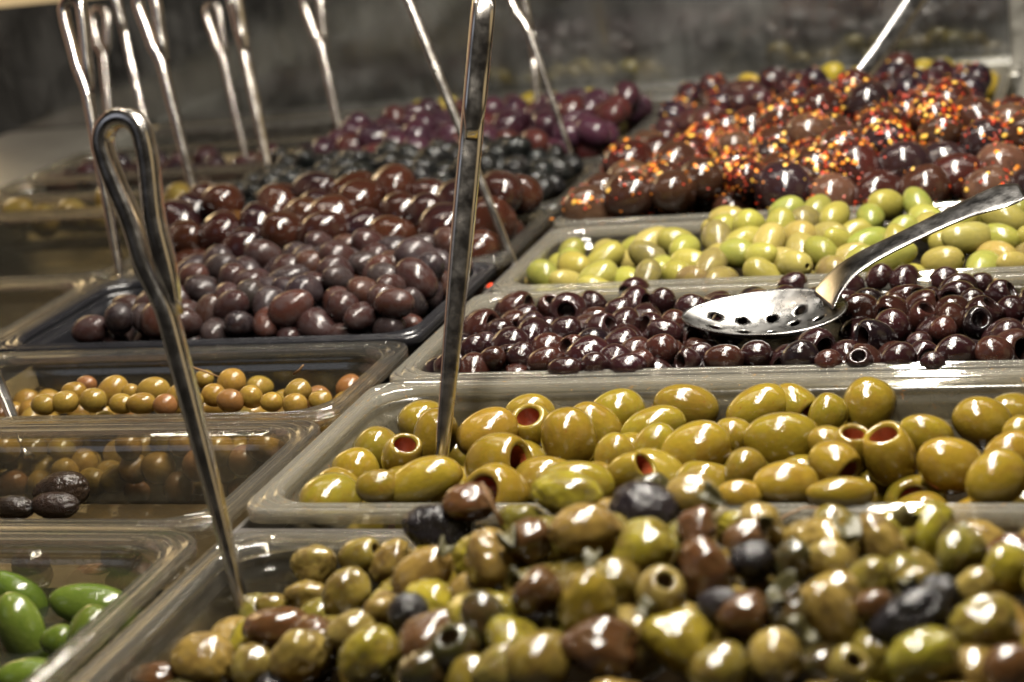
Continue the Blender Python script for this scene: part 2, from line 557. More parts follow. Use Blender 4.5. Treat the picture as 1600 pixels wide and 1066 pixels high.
def spline(pts, vals, k=4):
    """More points along a smooth curve through the given ones, with their sizes."""
    P = [np.array(p, float) for p in pts]
    V = [np.array(v, float) for v in vals]
    op, ov = [], []
    for i in range(len(P) - 1):
        for A, out in ((P, op), (V, ov)):
            a, b, c, d = A[max(0, i - 1)], A[i], A[i + 1], A[min(len(A) - 1, i + 2)]
            for j in range(k):
                t = j / k
                out.append(0.5 * (2 * b + (c - a) * t + (2 * a - 5 * b + 4 * c - d) * t * t + (3 * b - a - 3 * c + d) * t ** 3))
    op.append(P[-1])
    ov.append(V[-1])
    return op, ov


# ------------------------------------------------------------------ the setting
def structure(name, mesh):
    o = link_mesh(name, mesh)
    o['kind'] = 'structure'
    return o


structure('floor', box_mesh('floor', -4000, 3000, -2500, 4500, -930, -900, 'dark_wood', 0))
structure('counter_well', box_mesh('counter_well', -860, 1100, -700, 1240, -190, -150, 'well', 0))
structure('counter_front', box_mesh('counter_front', -860, 1100, -730, -702, -700, -10, 'counter_steel'))
structure('counter_ledge', box_mesh('counter_ledge', -862, -664, -700, 1160, -40, -3, 'ledge', 4))
structure('counter_ledge', box_mesh('counter_ledge', 334, 1100, 832, 1160, -40, -5, 'counter_steel', 3))
structure('counter_ledge', box_mesh('counter_ledge', -654, 332, 1113, 1160, -40, -9, 'counter_steel', 2))
structure('counter_side', box_mesh('counter_side', -866, -863, -700, 1160, -700, -6, 'dark_wood', 0))
structure('back_wall', box_mesh('back_wall', -4000, 3000, 2600, 2640, -900, 1500, 'cream', 0))

panel = bpy.data.objects.new('guard_panel', None)
COL.objects.link(panel)
panel.location = (-260 * S, 1166 * S, -10 * S)
tag(panel, 'smeared reflecting guard panel standing behind the rearmost pans', 'guard panel')
g = link_mesh('glass_pane', box_mesh('glass_pane', -650, 586, 0, 6, 0, 156, 'mirror', 0), panel)
g = link_mesh('end_post', box_mesh('end_post', 582, 600, -5, 11, -6, 250, 'counter_steel', 2), panel)
g.rotation_euler = (0, 0, 0)

# bars that carry the rims between neighbouring pans
for nm, a in (('rim_bar', (-2, 1, -240, 1110)), ('rim_bar', (-331, -325, -240, 1160)), ('rim_bar', (1, 540, -35, -14)),
              ('rim_bar', (1, 540, 536, 546)), ('rim_bar', (1, 330, 826, 836))):
    structure(nm, box_mesh(nm, a[0], a[1], a[2], a[3], -30, -9, 'well', 1))

# ------------------------------------------------------------------ the pans
pan(7, 537, -236, -37, 'clear front pan heaped with mixed herbed and black olives', r0=16)
pan(0, 530, -13, 181, 'oil-spattered clear pan of big golden-green pitted olives', wall='oily_wall', rim='oily_lit_rim', r0=14)
pan(4, 534, 184, 364, 'clear pan of pitted dark purple olives holding the slotted spoon', wall='oily_wall', rim='oily_lit_rim', r0=12)
pan(10, 540, 368, 536, 'clear pan of light green olives under the spoon handle', rim='oily_lit_rim')
pan(4, 534, 547, 824, 'clear pan piled with chili-flecked brown olives', depth=110, rim='oily_lit_rim')
pan(-4, 326, 837, 1108, 'rearmost right clear pan of dark olives with yellow ones at its back', depth=110, rim='oily_lit_rim')
pan(-324, -4, -232, -38, 'clear pan at lower left with bright green olives in brine', r0=16)
pan(-324, -4, -34, 118, 'clear pan of dark brine with a wrinkled black-brown olive afloat', r0=16)
pan(-324, -4, 121, 261, 'clear pan of small tan olives in front of the black pan', r0=16)
pan(-324, -4, 266, 442, 'black plastic pan of small greyish dark olives', wall='black_plastic', rim='black_plastic')
pan(-324, -4, 445, 602, 'clear pan piled with large red-brown olives')
pan(-324, -4, 606, 770, 'clear pan of shiny wrinkled oil-cured black olives')
pan(-324, -4, 774, 1037, 'clear pan of purple olives behind the oil-cured black ones', depth=110)
pan(-324, -40, 1041, 1112, 'narrow clear pan of yellowish olives at the guard panel', depth=90)
pan(-656, -332, 285, 449, 'nearly empty dark pan at the far left edge', wall='clear_wall')
pan(-656, -332, 453, 688, 'far-left clear pan with a little amber brine, nearly empty')
pan(-656, -332, 692, 766, 'narrow far-left clear pan of yellow olives')
pan(-656, -332, 770, 851, 'narrow dark far-left pan between two lilac-lit rims', depth=80)
pan(-656, -332, 855, 985, 'far-left rear pan of dark violet olives')


def sheet(name, x0, x1, y0, y1, z, mat, kind='structure', r=22):
    p = ring_pts(x0, x1, y0, y1, r)
    me = to_mesh(name, [(a, b, z) for a, b in p] + [(a, b, z - 3) for a, b in p],
                 [tuple(range(len(p)))] + [(i, len(p) + i, len(p) + (i + 1) % len(p), (i + 1) % len(p)) for i in range(len(p))], [mat], False)
    o = link_mesh(name, me)
    o['kind'] = kind
    return o


# ------------------------------------------------------------------ olives
PROTO = {}


def protos(kind, mat, n, seed, **kw):
    PROTO[kind] = [olive_meshes('olive', mat, seed + i, **kw) for i in range(n)]


protos('green_big', 'green_big', 5, 10, seg=36, rings=24, stretch=1.25, lump=0.03)
protos('green_big_hole', 'green_big', 4, 20, hollow='hollow_red', seg=36, rings=24, stretch=1.2, hole=0.50, lump=0.035)
protos('mixed', 'mixed', 7, 30, seg=40, rings=26, stretch=1.3, lump=0.09, wrinkle=0.05)
protos('mixed_hole', 'mixed', 3, 40, hollow='hollow_tan', seg=32, rings=22, hole=0.34, lump=0.05)
protos('black_wrinkled', 'black_wrinkled', 5, 50, seg=48, rings=32, stretch=1.35, lump=0.06, wrinkle=0.045)
protos('pitted', 'pitted', 5, 60, stretch=1.15, lump=0.035)
protos('pitted_hole', 'pitted', 5, 70, hollow='hollow_dark', stretch=1.1, hole=0.44, lump=0.05)
protos('light_green', 'light_green', 6, 80, stretch=1.4, lump=0.03)
protos('light_green_hole', 'light_green', 2, 90, hollow='hollow_tan', stretch=1.3, hole=0.17, lump=0.03)
protos('chili', 'chili', 6, 100, stretch=1.15, lump=0.03)
protos('matte_dark', 'matte_dark', 6, 110, stretch=1.25, lump=0.025)
protos('brown', 'brown', 6, 120, stretch=1.3, lump=0.06, wrinkle=0.022)
protos('oil_black', 'black_wrinkled', 5, 130, stretch=1.2, lump=0.06, wrinkle=0.05)
protos('purple', 'purple', 5, 140, stretch=1.25, lump=0.04)
protos('tan', 'tan', 5, 150, stretch=1.15, lump=0.03)
protos('bright_green', 'bright_green', 4, 160, seg=40, rings=28, stretch=1.55, lump=0.035, blunt=1.0, egg=0.14)
protos('bright_green_hole', 'bright_green', 2, 170, hollow='hollow_dark', seg=40, rings=28, stretch=1.75, hole=0.15, lump=0.035, blunt=0.95)
FLAKES = [flake_mesh(200 + i, c) for i, c in enumerate((24, 80, 140, 210, 280))]

# skin colours (linear), each with the word a label uses for it
PAL = {
    'green_big': [((0.1505, 0.1056, 0.0114), 'golden-green'), ((0.1307, 0.1003, 0.0114), 'olive-green'), ((0.1664, 0.1140, 0.0160), 'yellow-green')],
    'mixed': [((0.112, 0.088, 0.016), 'olive-green'), ((0.160, 0.112, 0.028), 'tan-green'), ((0.058, 0.026, 0.010), 'red-brown'), None,
              ((0.030, 0.026, 0.009), 'dark green'), ((0.158, 0.128, 0.014), 'yellow-green')],
    'black_wrinkled': [((0.010, 0.009, 0.010), 'black')],
    'pitted': [((0.0150, 0.0052, 0.0058), 'dark purple'), ((0.0290, 0.0100, 0.0072), 'purple-brown'), ((0.0060, 0.0038, 0.0048), 'almost black')],
    'light_green': [((0.1892, 0.1804, 0.0370), 'light green'), ((0.1584, 0.1654, 0.0352), 'fresh green'), ((0.2068, 0.1716, 0.0510), 'pale yellow-green'), ((0.1100, 0.0862, 0.0334), 'dull brownish-green')],
    'chili': [((0.0324, 0.0135, 0.0081), 'brown'), ((0.0684, 0.0360, 0.0216), 'pale brown'), ((0.0144, 0.0081, 0.0090), 'dark'), ((0.0297, 0.0081, 0.0063), 'red-brown')],
    'back_dark': [((0.026, 0.010, 0.011), 'dark purple'), ((0.045, 0.018, 0.013), 'purple-brown'), ((0.011, 0.007, 0.011), 'blackish')],
    'matte_dark': [((0.0272, 0.0127, 0.0119), 'dull purple-brown'), ((0.0153, 0.0110, 0.0127), 'grey-black'), ((0.0408, 0.0170, 0.0119), 'dull red-brown'), ((0.0247, 0.0187, 0.0187), 'greyish')],
    'brown': [((0.0324, 0.0113, 0.0067), 'red-brown'), ((0.0225, 0.0086, 0.0067), 'dark brown'), ((0.0144, 0.0063, 0.0072), 'purple-black'), ((0.0765, 0.0333, 0.0126), 'light brown')],
    'oil_black': [((0.007, 0.008, 0.008), 'black')],
    'purple': [((0.034, 0.014, 0.023), 'purple'), ((0.052, 0.015, 0.013), 'red-brown'), ((0.024, 0.011, 0.017), 'deep purple')],
    'yellow': [((0.320, 0.240, 0.028), 'yellow')],
    'far_yellow': [((0.150, 0.100, 0.025), 'dull yellow')],
    'tan': [((0.1742, 0.1088, 0.0204), 'golden tan'), ((0.1403, 0.0663, 0.0238), 'reddish tan')],
    'bright_green': [((0.070, 0.096, 0.015), 'bright green')],
    'water_dark': [((0.020, 0.013, 0.009), 'black-brown'), ((0.110, 0.055, 0.025), 'brown')],
}


def unit(v):
    v = np.array(v, float)
    return v / np.linalg.norm(v)


KIND_NAME = {'green_big': 'golden_green_olive', 'mixed': 'herbed_olive', 'black_wrinkled': 'wrinkled_black_olive', 'pitted': 'pitted_purple_olive',
             'light_green': 'light_green_olive', 'chili': 'chili_olive', 'matte_dark': 'plum_olive', 'brown': 'brown_olive', 'oil_black': 'black_olive',
             'purple': 'purple_olive', 'tan': 'tan_olive', 'bright_green': 'bright_green_olive', 'back_dark': 'dark_olive', 'yellow': 'yellow_olive',
             'far_yellow': 'yellow_olive'}


def place_olive(kind, pos, L, W, axis, hole, shade, rs, flakes=None, name=None):
    key = kind + ('_hole' if hole else '')
    variants = PROTO[key]
    body, inner = variants[rs.randint(len(variants))]
    o = bpy.data.objects.new(name or KIND_NAME[kind], body)
    COL.objects.link(o)
    zs = max(abs(v.co.z) for v in body.vertices) * 2
    ax = Vector(unit(axis))
    q = ax.to_track_quat('Z', 'Y') @ Matrix.Rotation(rs.uniform(0, 6.283), 4, 'Z').to_quaternion()
    o.rotation_mode = 'QUATERNION'
    o.rotation_quaternion = q
    o.location = [float(c) * S for c in pos]
    o.scale = (W * S, W * S, L * S / zs)
    j = rs.uniform(0.85, 1.15)
    o.color = [float(min(1, c * j * rs.uniform(0.93, 1.07))) for c in shade] + [1.0]
    if inner:
        link_mesh('pit_hollow', inner, o)
    if flakes is not None:
        f = link_mesh('chili_flake_coating', FLAKES[flakes], o)
        f['kind'] = 'stuff'
        f.rotation_euler = (0, 0, rs.uniform(0, 6.28))
        f.scale = (1.0, 1.0, zs / 1.15)
    return o


def project(p):
    v = np.asarray(p, float) - CAM_POS
    z = v @ CD
    return 800 + 2889.0 * (v @ CR) / z, 533 - 2889.0 * (v @ CU) / z


def pack(rs, fixed, n, box, h, rad, depth=1.5, iters=140, squeeze=0.86):
    """Lay n more olives under the heap surface h(x, y), pushing overlapping ones apart; the fixed ones stay."""
    x0, x1, y0, y1 = box
    nf = len(fixed)
    P = np.zeros((nf + n, 3))
    Rr = np.zeros(nf + n)
    for i, (p, r) in enumerate(fixed):
        P[i] = p
        Rr[i] = r
    P[nf:, 0] = rs.uniform(x0, x1, n)
    P[nf:, 1] = rs.uniform(y0, y1, n)
    Rr[nf:] = rad * rs.uniform(0.88, 1.1, n)
    hz = np.array([h(a, b) for a, b in P[nf:, :2]])
    top = rs.uniform(-0.75, 0.40, n) * rad
    P[nf:, 2] = hz - rs.uniform(0, depth * 2, n) * rad
    for it in range(iters):
        d = P[:, None, :] - P[None, :, :]
        dist = np.sqrt((d ** 2).sum(-1)) + np.eye(nf + n) * 1e6
        need = (Rr[:, None] + Rr[None, :]) * squeeze
        ov = np.clip(need - dist, 0, None)
        push = (d / dist[..., None] * ov[..., None]).sum(1) * 0.28
        push[:nf] = 0
        P += push
        P[nf:, 0] = np.clip(P[nf:, 0], x0 + Rr[nf:] * .6, x1 - Rr[nf:] * .6)
        P[nf:, 1] = np.clip(P[nf:, 1], y0 + Rr[nf:] * .75, y1 - Rr[nf:] * .75)
        hz = np.array([h(a, b) for a, b in P[nf:, :2]]) + top
        P[nf:, 2] = np.clip(P[nf:, 2] + (0.02 if depth < 2 else 0.0) * rad, hz - depth * 2.2 * rad, hz)
    return P, Rr


EYES = [CAM_POS, CAM_POS + CR * 160 + np.array([0, 0, 20.0]), CAM_POS - CR * 160 + np.array([0, 0, 40.0])]


def seen(P, Rr, rs, nf):
    """Which olives show at all from the camera or from a step to either side: the rest of a heap is left out."""
    n = len(P)
    keep = np.zeros(n, bool)
    keep[:nf] = True
    dirs = rs.normal(size=(26, 3))
    dirs /= np.linalg.norm(dirs, axis=1)[:, None]
    for i in range(nf, n):
        for eye in EYES:
            to = eye - P[i]
            to /= np.linalg.norm(to)
            pts = P[i] + dirs * Rr[i] * 0.97
            pts = pts[(dirs @ to) > 0.05]
            rel = P[None] - pts[:, None]
            t = rel @ to
            dd = (rel ** 2).sum(-1) - t ** 2
            hit = (t > 0) & (dd < (Rr[None] * 0.96) ** 2)
            hit[:, i] = False
            free = ~hit.any(1)
            u, v = project(P[i])
            m = Rr[i] * 2.5
            if free.sum() >= 2 and -140 < u < 1760 and -90 < v < 1150:
                keep[i] = True
                break
    return keep


ORD = ['first', 'second', 'third', 'fourth', 'fifth', 'sixth', 'seventh', 'eighth', 'ninth', 'tenth', 'eleventh', 'twelfth',
       'thirteenth', 'fourteenth', 'fifteenth', 'sixteenth', 'seventeenth', 'eighteenth', 'nineteenth', 'twentieth']
ROWS = ['frontmost', 'second', 'third', 'fourth', 'fifth', 'sixth', 'seventh', 'eighth', 'ninth', 'tenth', 'eleventh', 'twelfth']


def ordinal(k):
    if k < 20:
        return ORD[k]
    tens = {20: 'twenty', 30: 'thirty', 40: 'forty', 50: 'fifty'}[(k + 1) // 10 * 10]
    return (tens[:-1] + 'ieth') if (k + 1) % 10 == 0 else tens + '-' + ORD[(k + 1) % 10 - 1]


def name_heap(items, heap, group, row_px):
    """Labels: shade, pose and where in the heap each olive lies, counted in rows from the front rim."""
    info = []
    for o, word, state in items:
        u, v = project(np.array(o.location) / S)
        info.append((u, v, o, word, state))
    vmax = max(i[1] for i in info)
    rows = {}
    for u, v, o, word, state in info:
        rows.setdefault(min(11, int((vmax - v) / row_px)), []).append((u, o, word, state))
    for k, (r, lst) in enumerate(sorted(rows.items())):
        lst.sort(key=lambda a: a[0])
        for i, (u, o, word, state) in enumerate(lst):
            lab = f'{word} {state}olive, {ordinal(i)} from left in {ROWS[k]} row of {heap}'
            if len(lab.replace('-', ' ').split()) > 16:
                lab = f'{word} olive, {ordinal(i)} from left in {ROWS[k]} row of {heap}'
            tag(o, lab, 'olive', group)


def pose_word(axis):
    z = abs(axis[2])
    if z > 0.75:
        return 'upright '
    return ''


def heap(kind, pal, box, h, n, L, W, label, group, seed, heroes=(), block=None, hero_kind=None, hole_p=0.0, flakes=None, row_px=30,
         depth=1.3, weights=None, tilt=0.5, extra=None):
    rs = np.random.RandomState(seed)
    fixed = [(np.array(r[:3]), (r[3] * r[4] * r[4]) ** (1 / 3) / 2) for r in heroes]
    P, Rr = pack(rs, fixed, n, box, h, (L * W * W) ** (1 / 3) / 2, depth)
    keep = seen(P, Rr, rs, len(fixed))
    items = []
    for i in range(len(P)):
        if not keep[i] or (block and block(P[i], Rr[i])):
            continue
        k = kind
        if i < len(fixed):
            x, y, z, l, w, ax, ay, az, hole, ci = heroes[i]
            axis = (ax, ay, az)
            if kind == 'mixed' and ci == 3:
                k, shade, word = 'black_wrinkled', *PAL['black_wrinkled'][0]
            else:
                shade, word = PAL[pal][ci]
        else:
            ci = rs.choice(len(PAL[pal]), p=weights)
            if kind == 'mixed' and PAL[pal][ci] is None:
                k, shade, word = 'black_wrinkled', *PAL['black_wrinkled'][0]
            else:
                shade, word = PAL[pal][ci]
            s = Rr[i] * 2 / (L * W * W) ** (1 / 3)
            l, w = L * s * rs.uniform(0.92, 1.1), W * s * rs.uniform(0.95, 1.05)
            a = rs.uniform(0, 6.283)
            axis = unit((math.cos(a), math.sin(a), rs.normal() * tilt))
            hole = rs.uniform() < hole_p and (k + '_hole') in PROTO
            if hole:                                    # a hole shows on the upper side as often as below
                axis = unit((math.cos(a), math.sin(a) - 0.5, abs(rs.normal()) * 0.6))
        fl = None
        if flakes:
            fl = rs.choice(len(FLAKES), p=flakes(P[i]) if callable(flakes) else flakes)
        o = place_olive(k, P[i], l, w, axis, hole, shade, rs, fl, KIND_NAME[pal if k == kind else k])
        items.append((o, word, ('wrinkled ' if k == 'black_wrinkled' or k == 'oil_black' else '') + pose_word(axis) + ('hollow ' if hole else '')))
        if extra:
            extra(o, i, rs)
    name_heap(items, label, group, row_px)
    return items


def smooth(a, b, x):
    t = min(1.0, max(0.0, (x - a) / (b - a)))
    return t * t * (3 - 2 * t)


def h_front(x, y):
    return -18 + 42 * smooth(20, 200, x) - 18 * ((y + 118) / 90) ** 2 + 13 * math.exp(-((x - 225) / 60) ** 2)

# olives whose place, size, long axis, hole and colour are given one by one: x, y, z, length, width, axis, hole, colour
H_R1 = [
    (126.5, -60.0, 10.9, 35.7, 24.8, 0.91, 0.2, -0.36, 0, 3), (189.5, -60.0, 27.2, 34.6, 22.9, 0.93, 0.23, -0.29, 0, 5), (213.1, -119.6, 36.4, 31.1, 22.2, 0.95, 0.29, -0.12, 0, 1),
    (241.0, -133.2, 35.4, 29.7, 22.7, 0.84, 0.41, 0.37, 0, 5), (173.7, -128.9, 27.4, 26.9, 22.4, 0.19, 0.36, 0.91, 0, 1), (188.3, -120.5, 32.4, 23.0, 20.2, 0.84, 0.41, 0.37, 0, 2),
    (137.1, -114.4, 13.6, 30.8, 19.2, 0.87, 0.39, 0.29, 0, 1), (100.2, -60.0, -6.2, 24.0, 19.5, 0.74, 0.42, 0.52, 0, 1), (84.8, -60.0, -2.5, 22.2, 16.5, 0.94, -0.12, 0.33, 1, 0),
    (93.9, -99.5, -3.3, 26.6, 22.4, 0.5, 0.41, 0.76, 0, 0), (116.5, -147.3, 3.8, 23.2, 17.5, 0.94, 0.34, 0.04, 0, 1), (134.3, -173.2, 5.6, 28.8, 22.8, 0.63, 0.43, 0.65, 0, 5),
    (144.9, -150.8, 14.2, 17.7, 16.6, 0.9, 0.38, 0.21, 0, 3), (125.9, -136.3, 8.5, 14.8, 13.7, 0.95, 0.29, -0.12, 0, 1), (205.0, -164.4, 30.9, 22.7, 20.1, 0.74, 0.42, 0.52, 0, 2),
    (227.1, -171.4, 30.6, 28.5, 21.2, 0.57, 0.42, 0.71, 0, 5), (237.7, -194.2, 23.5, 34.1, 21.6, 0.94, 0.26, -0.2, 0, 2), (215.0, -203.0, 20.6, 27.6, 20.6, 0.74, 0.42, 0.52, 0, 0),
    (178.0, -188.9, 18.1, 22.2, 19.8, 0.05, -0.57, 0.82, 1, 4), (185.9, -174.9, 24.5, 25.3, 16.3, 0.45, -0.12, -0.88, 0, 4), (253.9, -162.6, 29.8, 22.1, 19.7, 0.36, -0.43, 0.83, 1, 1),
    (265.3, -184.6, 22.2, 30.1, 22.6, 0.85, 0.13, -0.51, 0, 5), (267.6, -142.0, 30.5, 28.0, 23.8, 0.45, -0.12, -0.88, 0, 2), (226.0, -60.0, 30.7, 18.4, 16.6, 0.95, 0.29, -0.12, 0, 4),
    (245.8, -68.3, 30.0, 25.1, 18.7, 0.95, 0.29, -0.12, 0, 1), (256.9, -106.5, 33.4, 17.2, 16.6, 0.95, 0.29, -0.12, 0, 2), (285.3, -166.1, 23.4, 21.9, 19.4, 0.9, 0.38, 0.21, 0, 2),
    (299.6, -185.0, 16.6, 22.8, 20.3, 0.59, -0.05, -0.81, 0, 1), (315.7, -159.6, 21.3, 27.9, 18.3, 0.45, -0.12, -0.88, 0, 1), (301.3, -158.2, 22.7, 21.0, 19.4, 0.84, 0.41, 0.37, 0, 4),
    (312.5, -121.0, 25.4, 22.9, 17.6, 0.93, 0.23, -0.29, 0, 1), (329.8, -101.7, 23.9, 28.8, 21.7, 0.52, -0.09, -0.85, 0, 1), (328.5, -132.8, 24.1, 18.8, 16.2, 0.84, 0.41, 0.37, 0, 0),
    (360.0, -110.0, 23.9, 21.7, 19.1, 0.74, 0.42, 0.52, 0, 0), (378.6, -122.3, 23.8, 21.2, 19.7, 0.5, 0.41, 0.76, 0, 5), (367.9, -137.6, 23.0, 16.8, 14.8, 0.94, 0.34, 0.04, 0, 1),
    (371.9, -161.3, 19.8, 26.2, 21.2, 0.9, 0.38, 0.21, 0, 0), (352.2, -182.4, 14.8, 28.1, 21.8, 0.84, 0.41, 0.37, 0, 5), (346.1, -158.2, 20.6, 35.1, 19.1, 0.87, 0.39, 0.29, 0, 3),
    (381.0, -184.6, 14.1, 19.6, 17.2, 0.95, 0.29, -0.12, 0, 2), (326.4, -187.2, 13.7, 18.1, 16.1, 0.37, -0.58, 0.73, 1, 1), (282.9, -128.9, 28.7, 19.2, 16.6, 0.95, 0.29, -0.12, 0, 3),
    (277.1, -110.9, 29.9, 19.7, 15.9, 0.94, 0.34, 0.04, 0, 2), (298.1, -124.5, 26.8, 19.2, 16.6, 0.5, 0.41, 0.76, 0, 4), (345.8, -135.4, 23.4, 16.0, 13.4, 0.95, 0.29, -0.12, 0, 0),
    (332.6, -153.9, 21.5, 16.7, 15.2, 0.95, 0.29, -0.12, 0, 2), (355.2, -142.0, 22.7, 15.8, 14.3, 0.95, 0.29, -0.12, 0, 3), (41.1, -138.1, -17.4, 31.2, 22.6, 0.93, 0.23, -0.29, 0, 1),
    (71.1, -122.3, -9.9, 34.6, 22.7, 0.93, 0.23, -0.29, 0, 2), (60.2, -70.5, -17.7, 22.2, 17.1, 0.95, 0.29, -0.12, 0, 1), (94.9, -154.3, -5.3, 28.4, 22.7, 0.84, 0.41, 0.37, 0, 1),
    (72.2, -153.0, -12.3, 20.7, 20.2, 0.74, 0.42, 0.52, 0, 1), (20.0, -147.7, -20.1, 24.3, 13.6, 0.95, 0.29, -0.12, 0, 2), (46.1, -80.2, -18.8, 15.8, 12.6, 0.95, 0.29, -0.12, 0, 0),
    (61.1, -60.0, -7.3, 23.0, 21.7, 0.95, 0.29, -0.12, 0, 1), (142.7, -60.0, 23.5, 25.8, 17.2, 0.95, 0.29, -0.12, 0, 2), (276.4, -163.9, 25.3, 18.0, 15.4, 0.95, 0.29, -0.12, 0, 3),
    (200.7, -203.9, 18.5, 22.7, 17.7, 0.9, 0.38, 0.21, 0, 1), (280.6, -196.4, 15.8, 24.6, 19.7, 0.9, 0.38, 0.21, 0, 0), (166.4, -195.5, 11.7, 20.8, 18.2, 0.95, 0.29, -0.12, 0, 4),
]
H_R2 = [
    (61.4, 60.7, -1.1, 26.3, 23.5, 0.41, -0.29, 0.86, 1, 0), (64.4, 102.6, -5.3, 31.4, 25.1, 0.35, 0.39, 0.85, 0, 0), (95.1, 102.6, -5.3, 35.6, 27.7, 0.83, 0.53, 0.16, 0, 0),
    (119.3, 46.4, 0.2, 38.4, 29.9, 0.95, -0.24, 0.2, 1, 0), (90.7, 14.7, 3.5, 40.1, 24.8, 0.9, 0.38, 0.21, 0, 0), (69.7, 5.4, 4.3, 23.6, 17.5, 0.95, 0.29, -0.12, 0, 0),
    (115.6, 117.3, -6.7, 27.9, 23.7, 0.01, -0.5, 0.86, 1, 0), (105.5, 146.8, -9.7, 30.2, 23.7, 0.95, 0.29, -0.12, 0, 0), (143.6, 90.6, -4.2, 35.7, 30.3, -0.06, 0.29, 0.96, 0, 0),
    (151.4, 118.7, -7.0, 32.3, 24.0, 0.71, 0.02, -0.7, 0, 0), (156.3, 146.8, -9.7, 32.5, 26.9, 0.94, 0.34, 0.04, 0, 0), (184.7, 111.5, -6.2, 36.6, 23.6, 0.9, 0.38, 0.21, 0, 0),
    (176.4, 62.5, -1.3, 22.6, 21.4, 0.74, 0.42, 0.52, 0, 0), (193.4, 77.6, -2.9, 26.7, 22.8, 0.74, 0.42, 0.52, 0, 0), (217.1, 69.6, -2.1, 38.0, 29.0, 0.92, 0.36, 0.13, 0, 0),
    (193.0, 155.7, -10.6, 37.0, 26.1, 0.93, 0.23, -0.29, 0, 0), (193.1, 27.7, 2.2, 29.1, 21.6, 0.81, -0.26, 0.53, 1, 0), (170.9, 9.8, 3.9, 38.8, 23.6, 0.94, 0.26, -0.2, 0, 0),
    (234.1, 149.0, -9.9, 37.3, 25.7, 0.87, 0.39, 0.29, 0, 0), (252.4, 156.1, -10.6, 28.4, 24.9, 0.76, -0.5, -0.41, 1, 0), (257.7, 84.8, -3.5, 39.3, 31.6, 0.95, 0.29, -0.12, 0, 0),
    (292.6, 152.1, -10.2, 32.0, 30.0, 0.5, 0.41, 0.76, 0, 0), (273.9, 133.4, -8.4, 24.2, 21.0, 0.5, 0.41, 0.76, 0, 0), (282.9, 76.7, -2.7, 22.8, 19.8, 0.81, 0.1, -0.58, 0, 0),
    (289.9, 42.4, 0.7, 26.4, 23.4, 0.79, -0.54, -0.31, 1, 0), (314.6, 56.2, -0.7, 35.3, 27.6, -0.17, -0.22, 0.96, 1, 0), (295.5, 64.7, -1.5, 29.9, 20.2, 0.18, -0.18, 0.97, 1, 0),
    (328.6, 90.6, -4.2, 28.5, 21.3, 0.81, 0.1, -0.58, 0, 0), (343.9, 42.4, 0.7, 31.4, 27.5, 0.88, 0.17, -0.44, 0, 0), (353.9, 113.8, -6.5, 32.1, 27.0, 0.85, 0.13, -0.51, 0, 0),
    (366.4, 14.7, 3.5, 30.2, 24.8, 0.84, 0.41, 0.37, 0, 0), (371.4, 54.9, -0.6, 28.8, 22.4, 0.9, 0.38, 0.21, 0, 0), (373.4, 94.6, -4.5, 18.0, 16.5, 0.95, 0.29, -0.12, 0, 0),
    (272.4, 8.9, 4.0, 31.3, 22.8, 0.95, 0.29, -0.12, 0, 0), (299.4, 0.0, 3.2, 33.1, 16.7, 0.95, 0.29, -0.12, 0, 0), (252.3, 0.0, 2.3, 22.0, 15.6, 0.95, 0.29, -0.12, 0, 0),
    (248.2, 32.6, 1.6, 22.8, 20.6, 0.5, 0.41, 0.76, 0, 0), (231.2, 93.2, -4.4, 20.5, 22.0, 0.19, 0.36, 0.91, 0, 0),
]
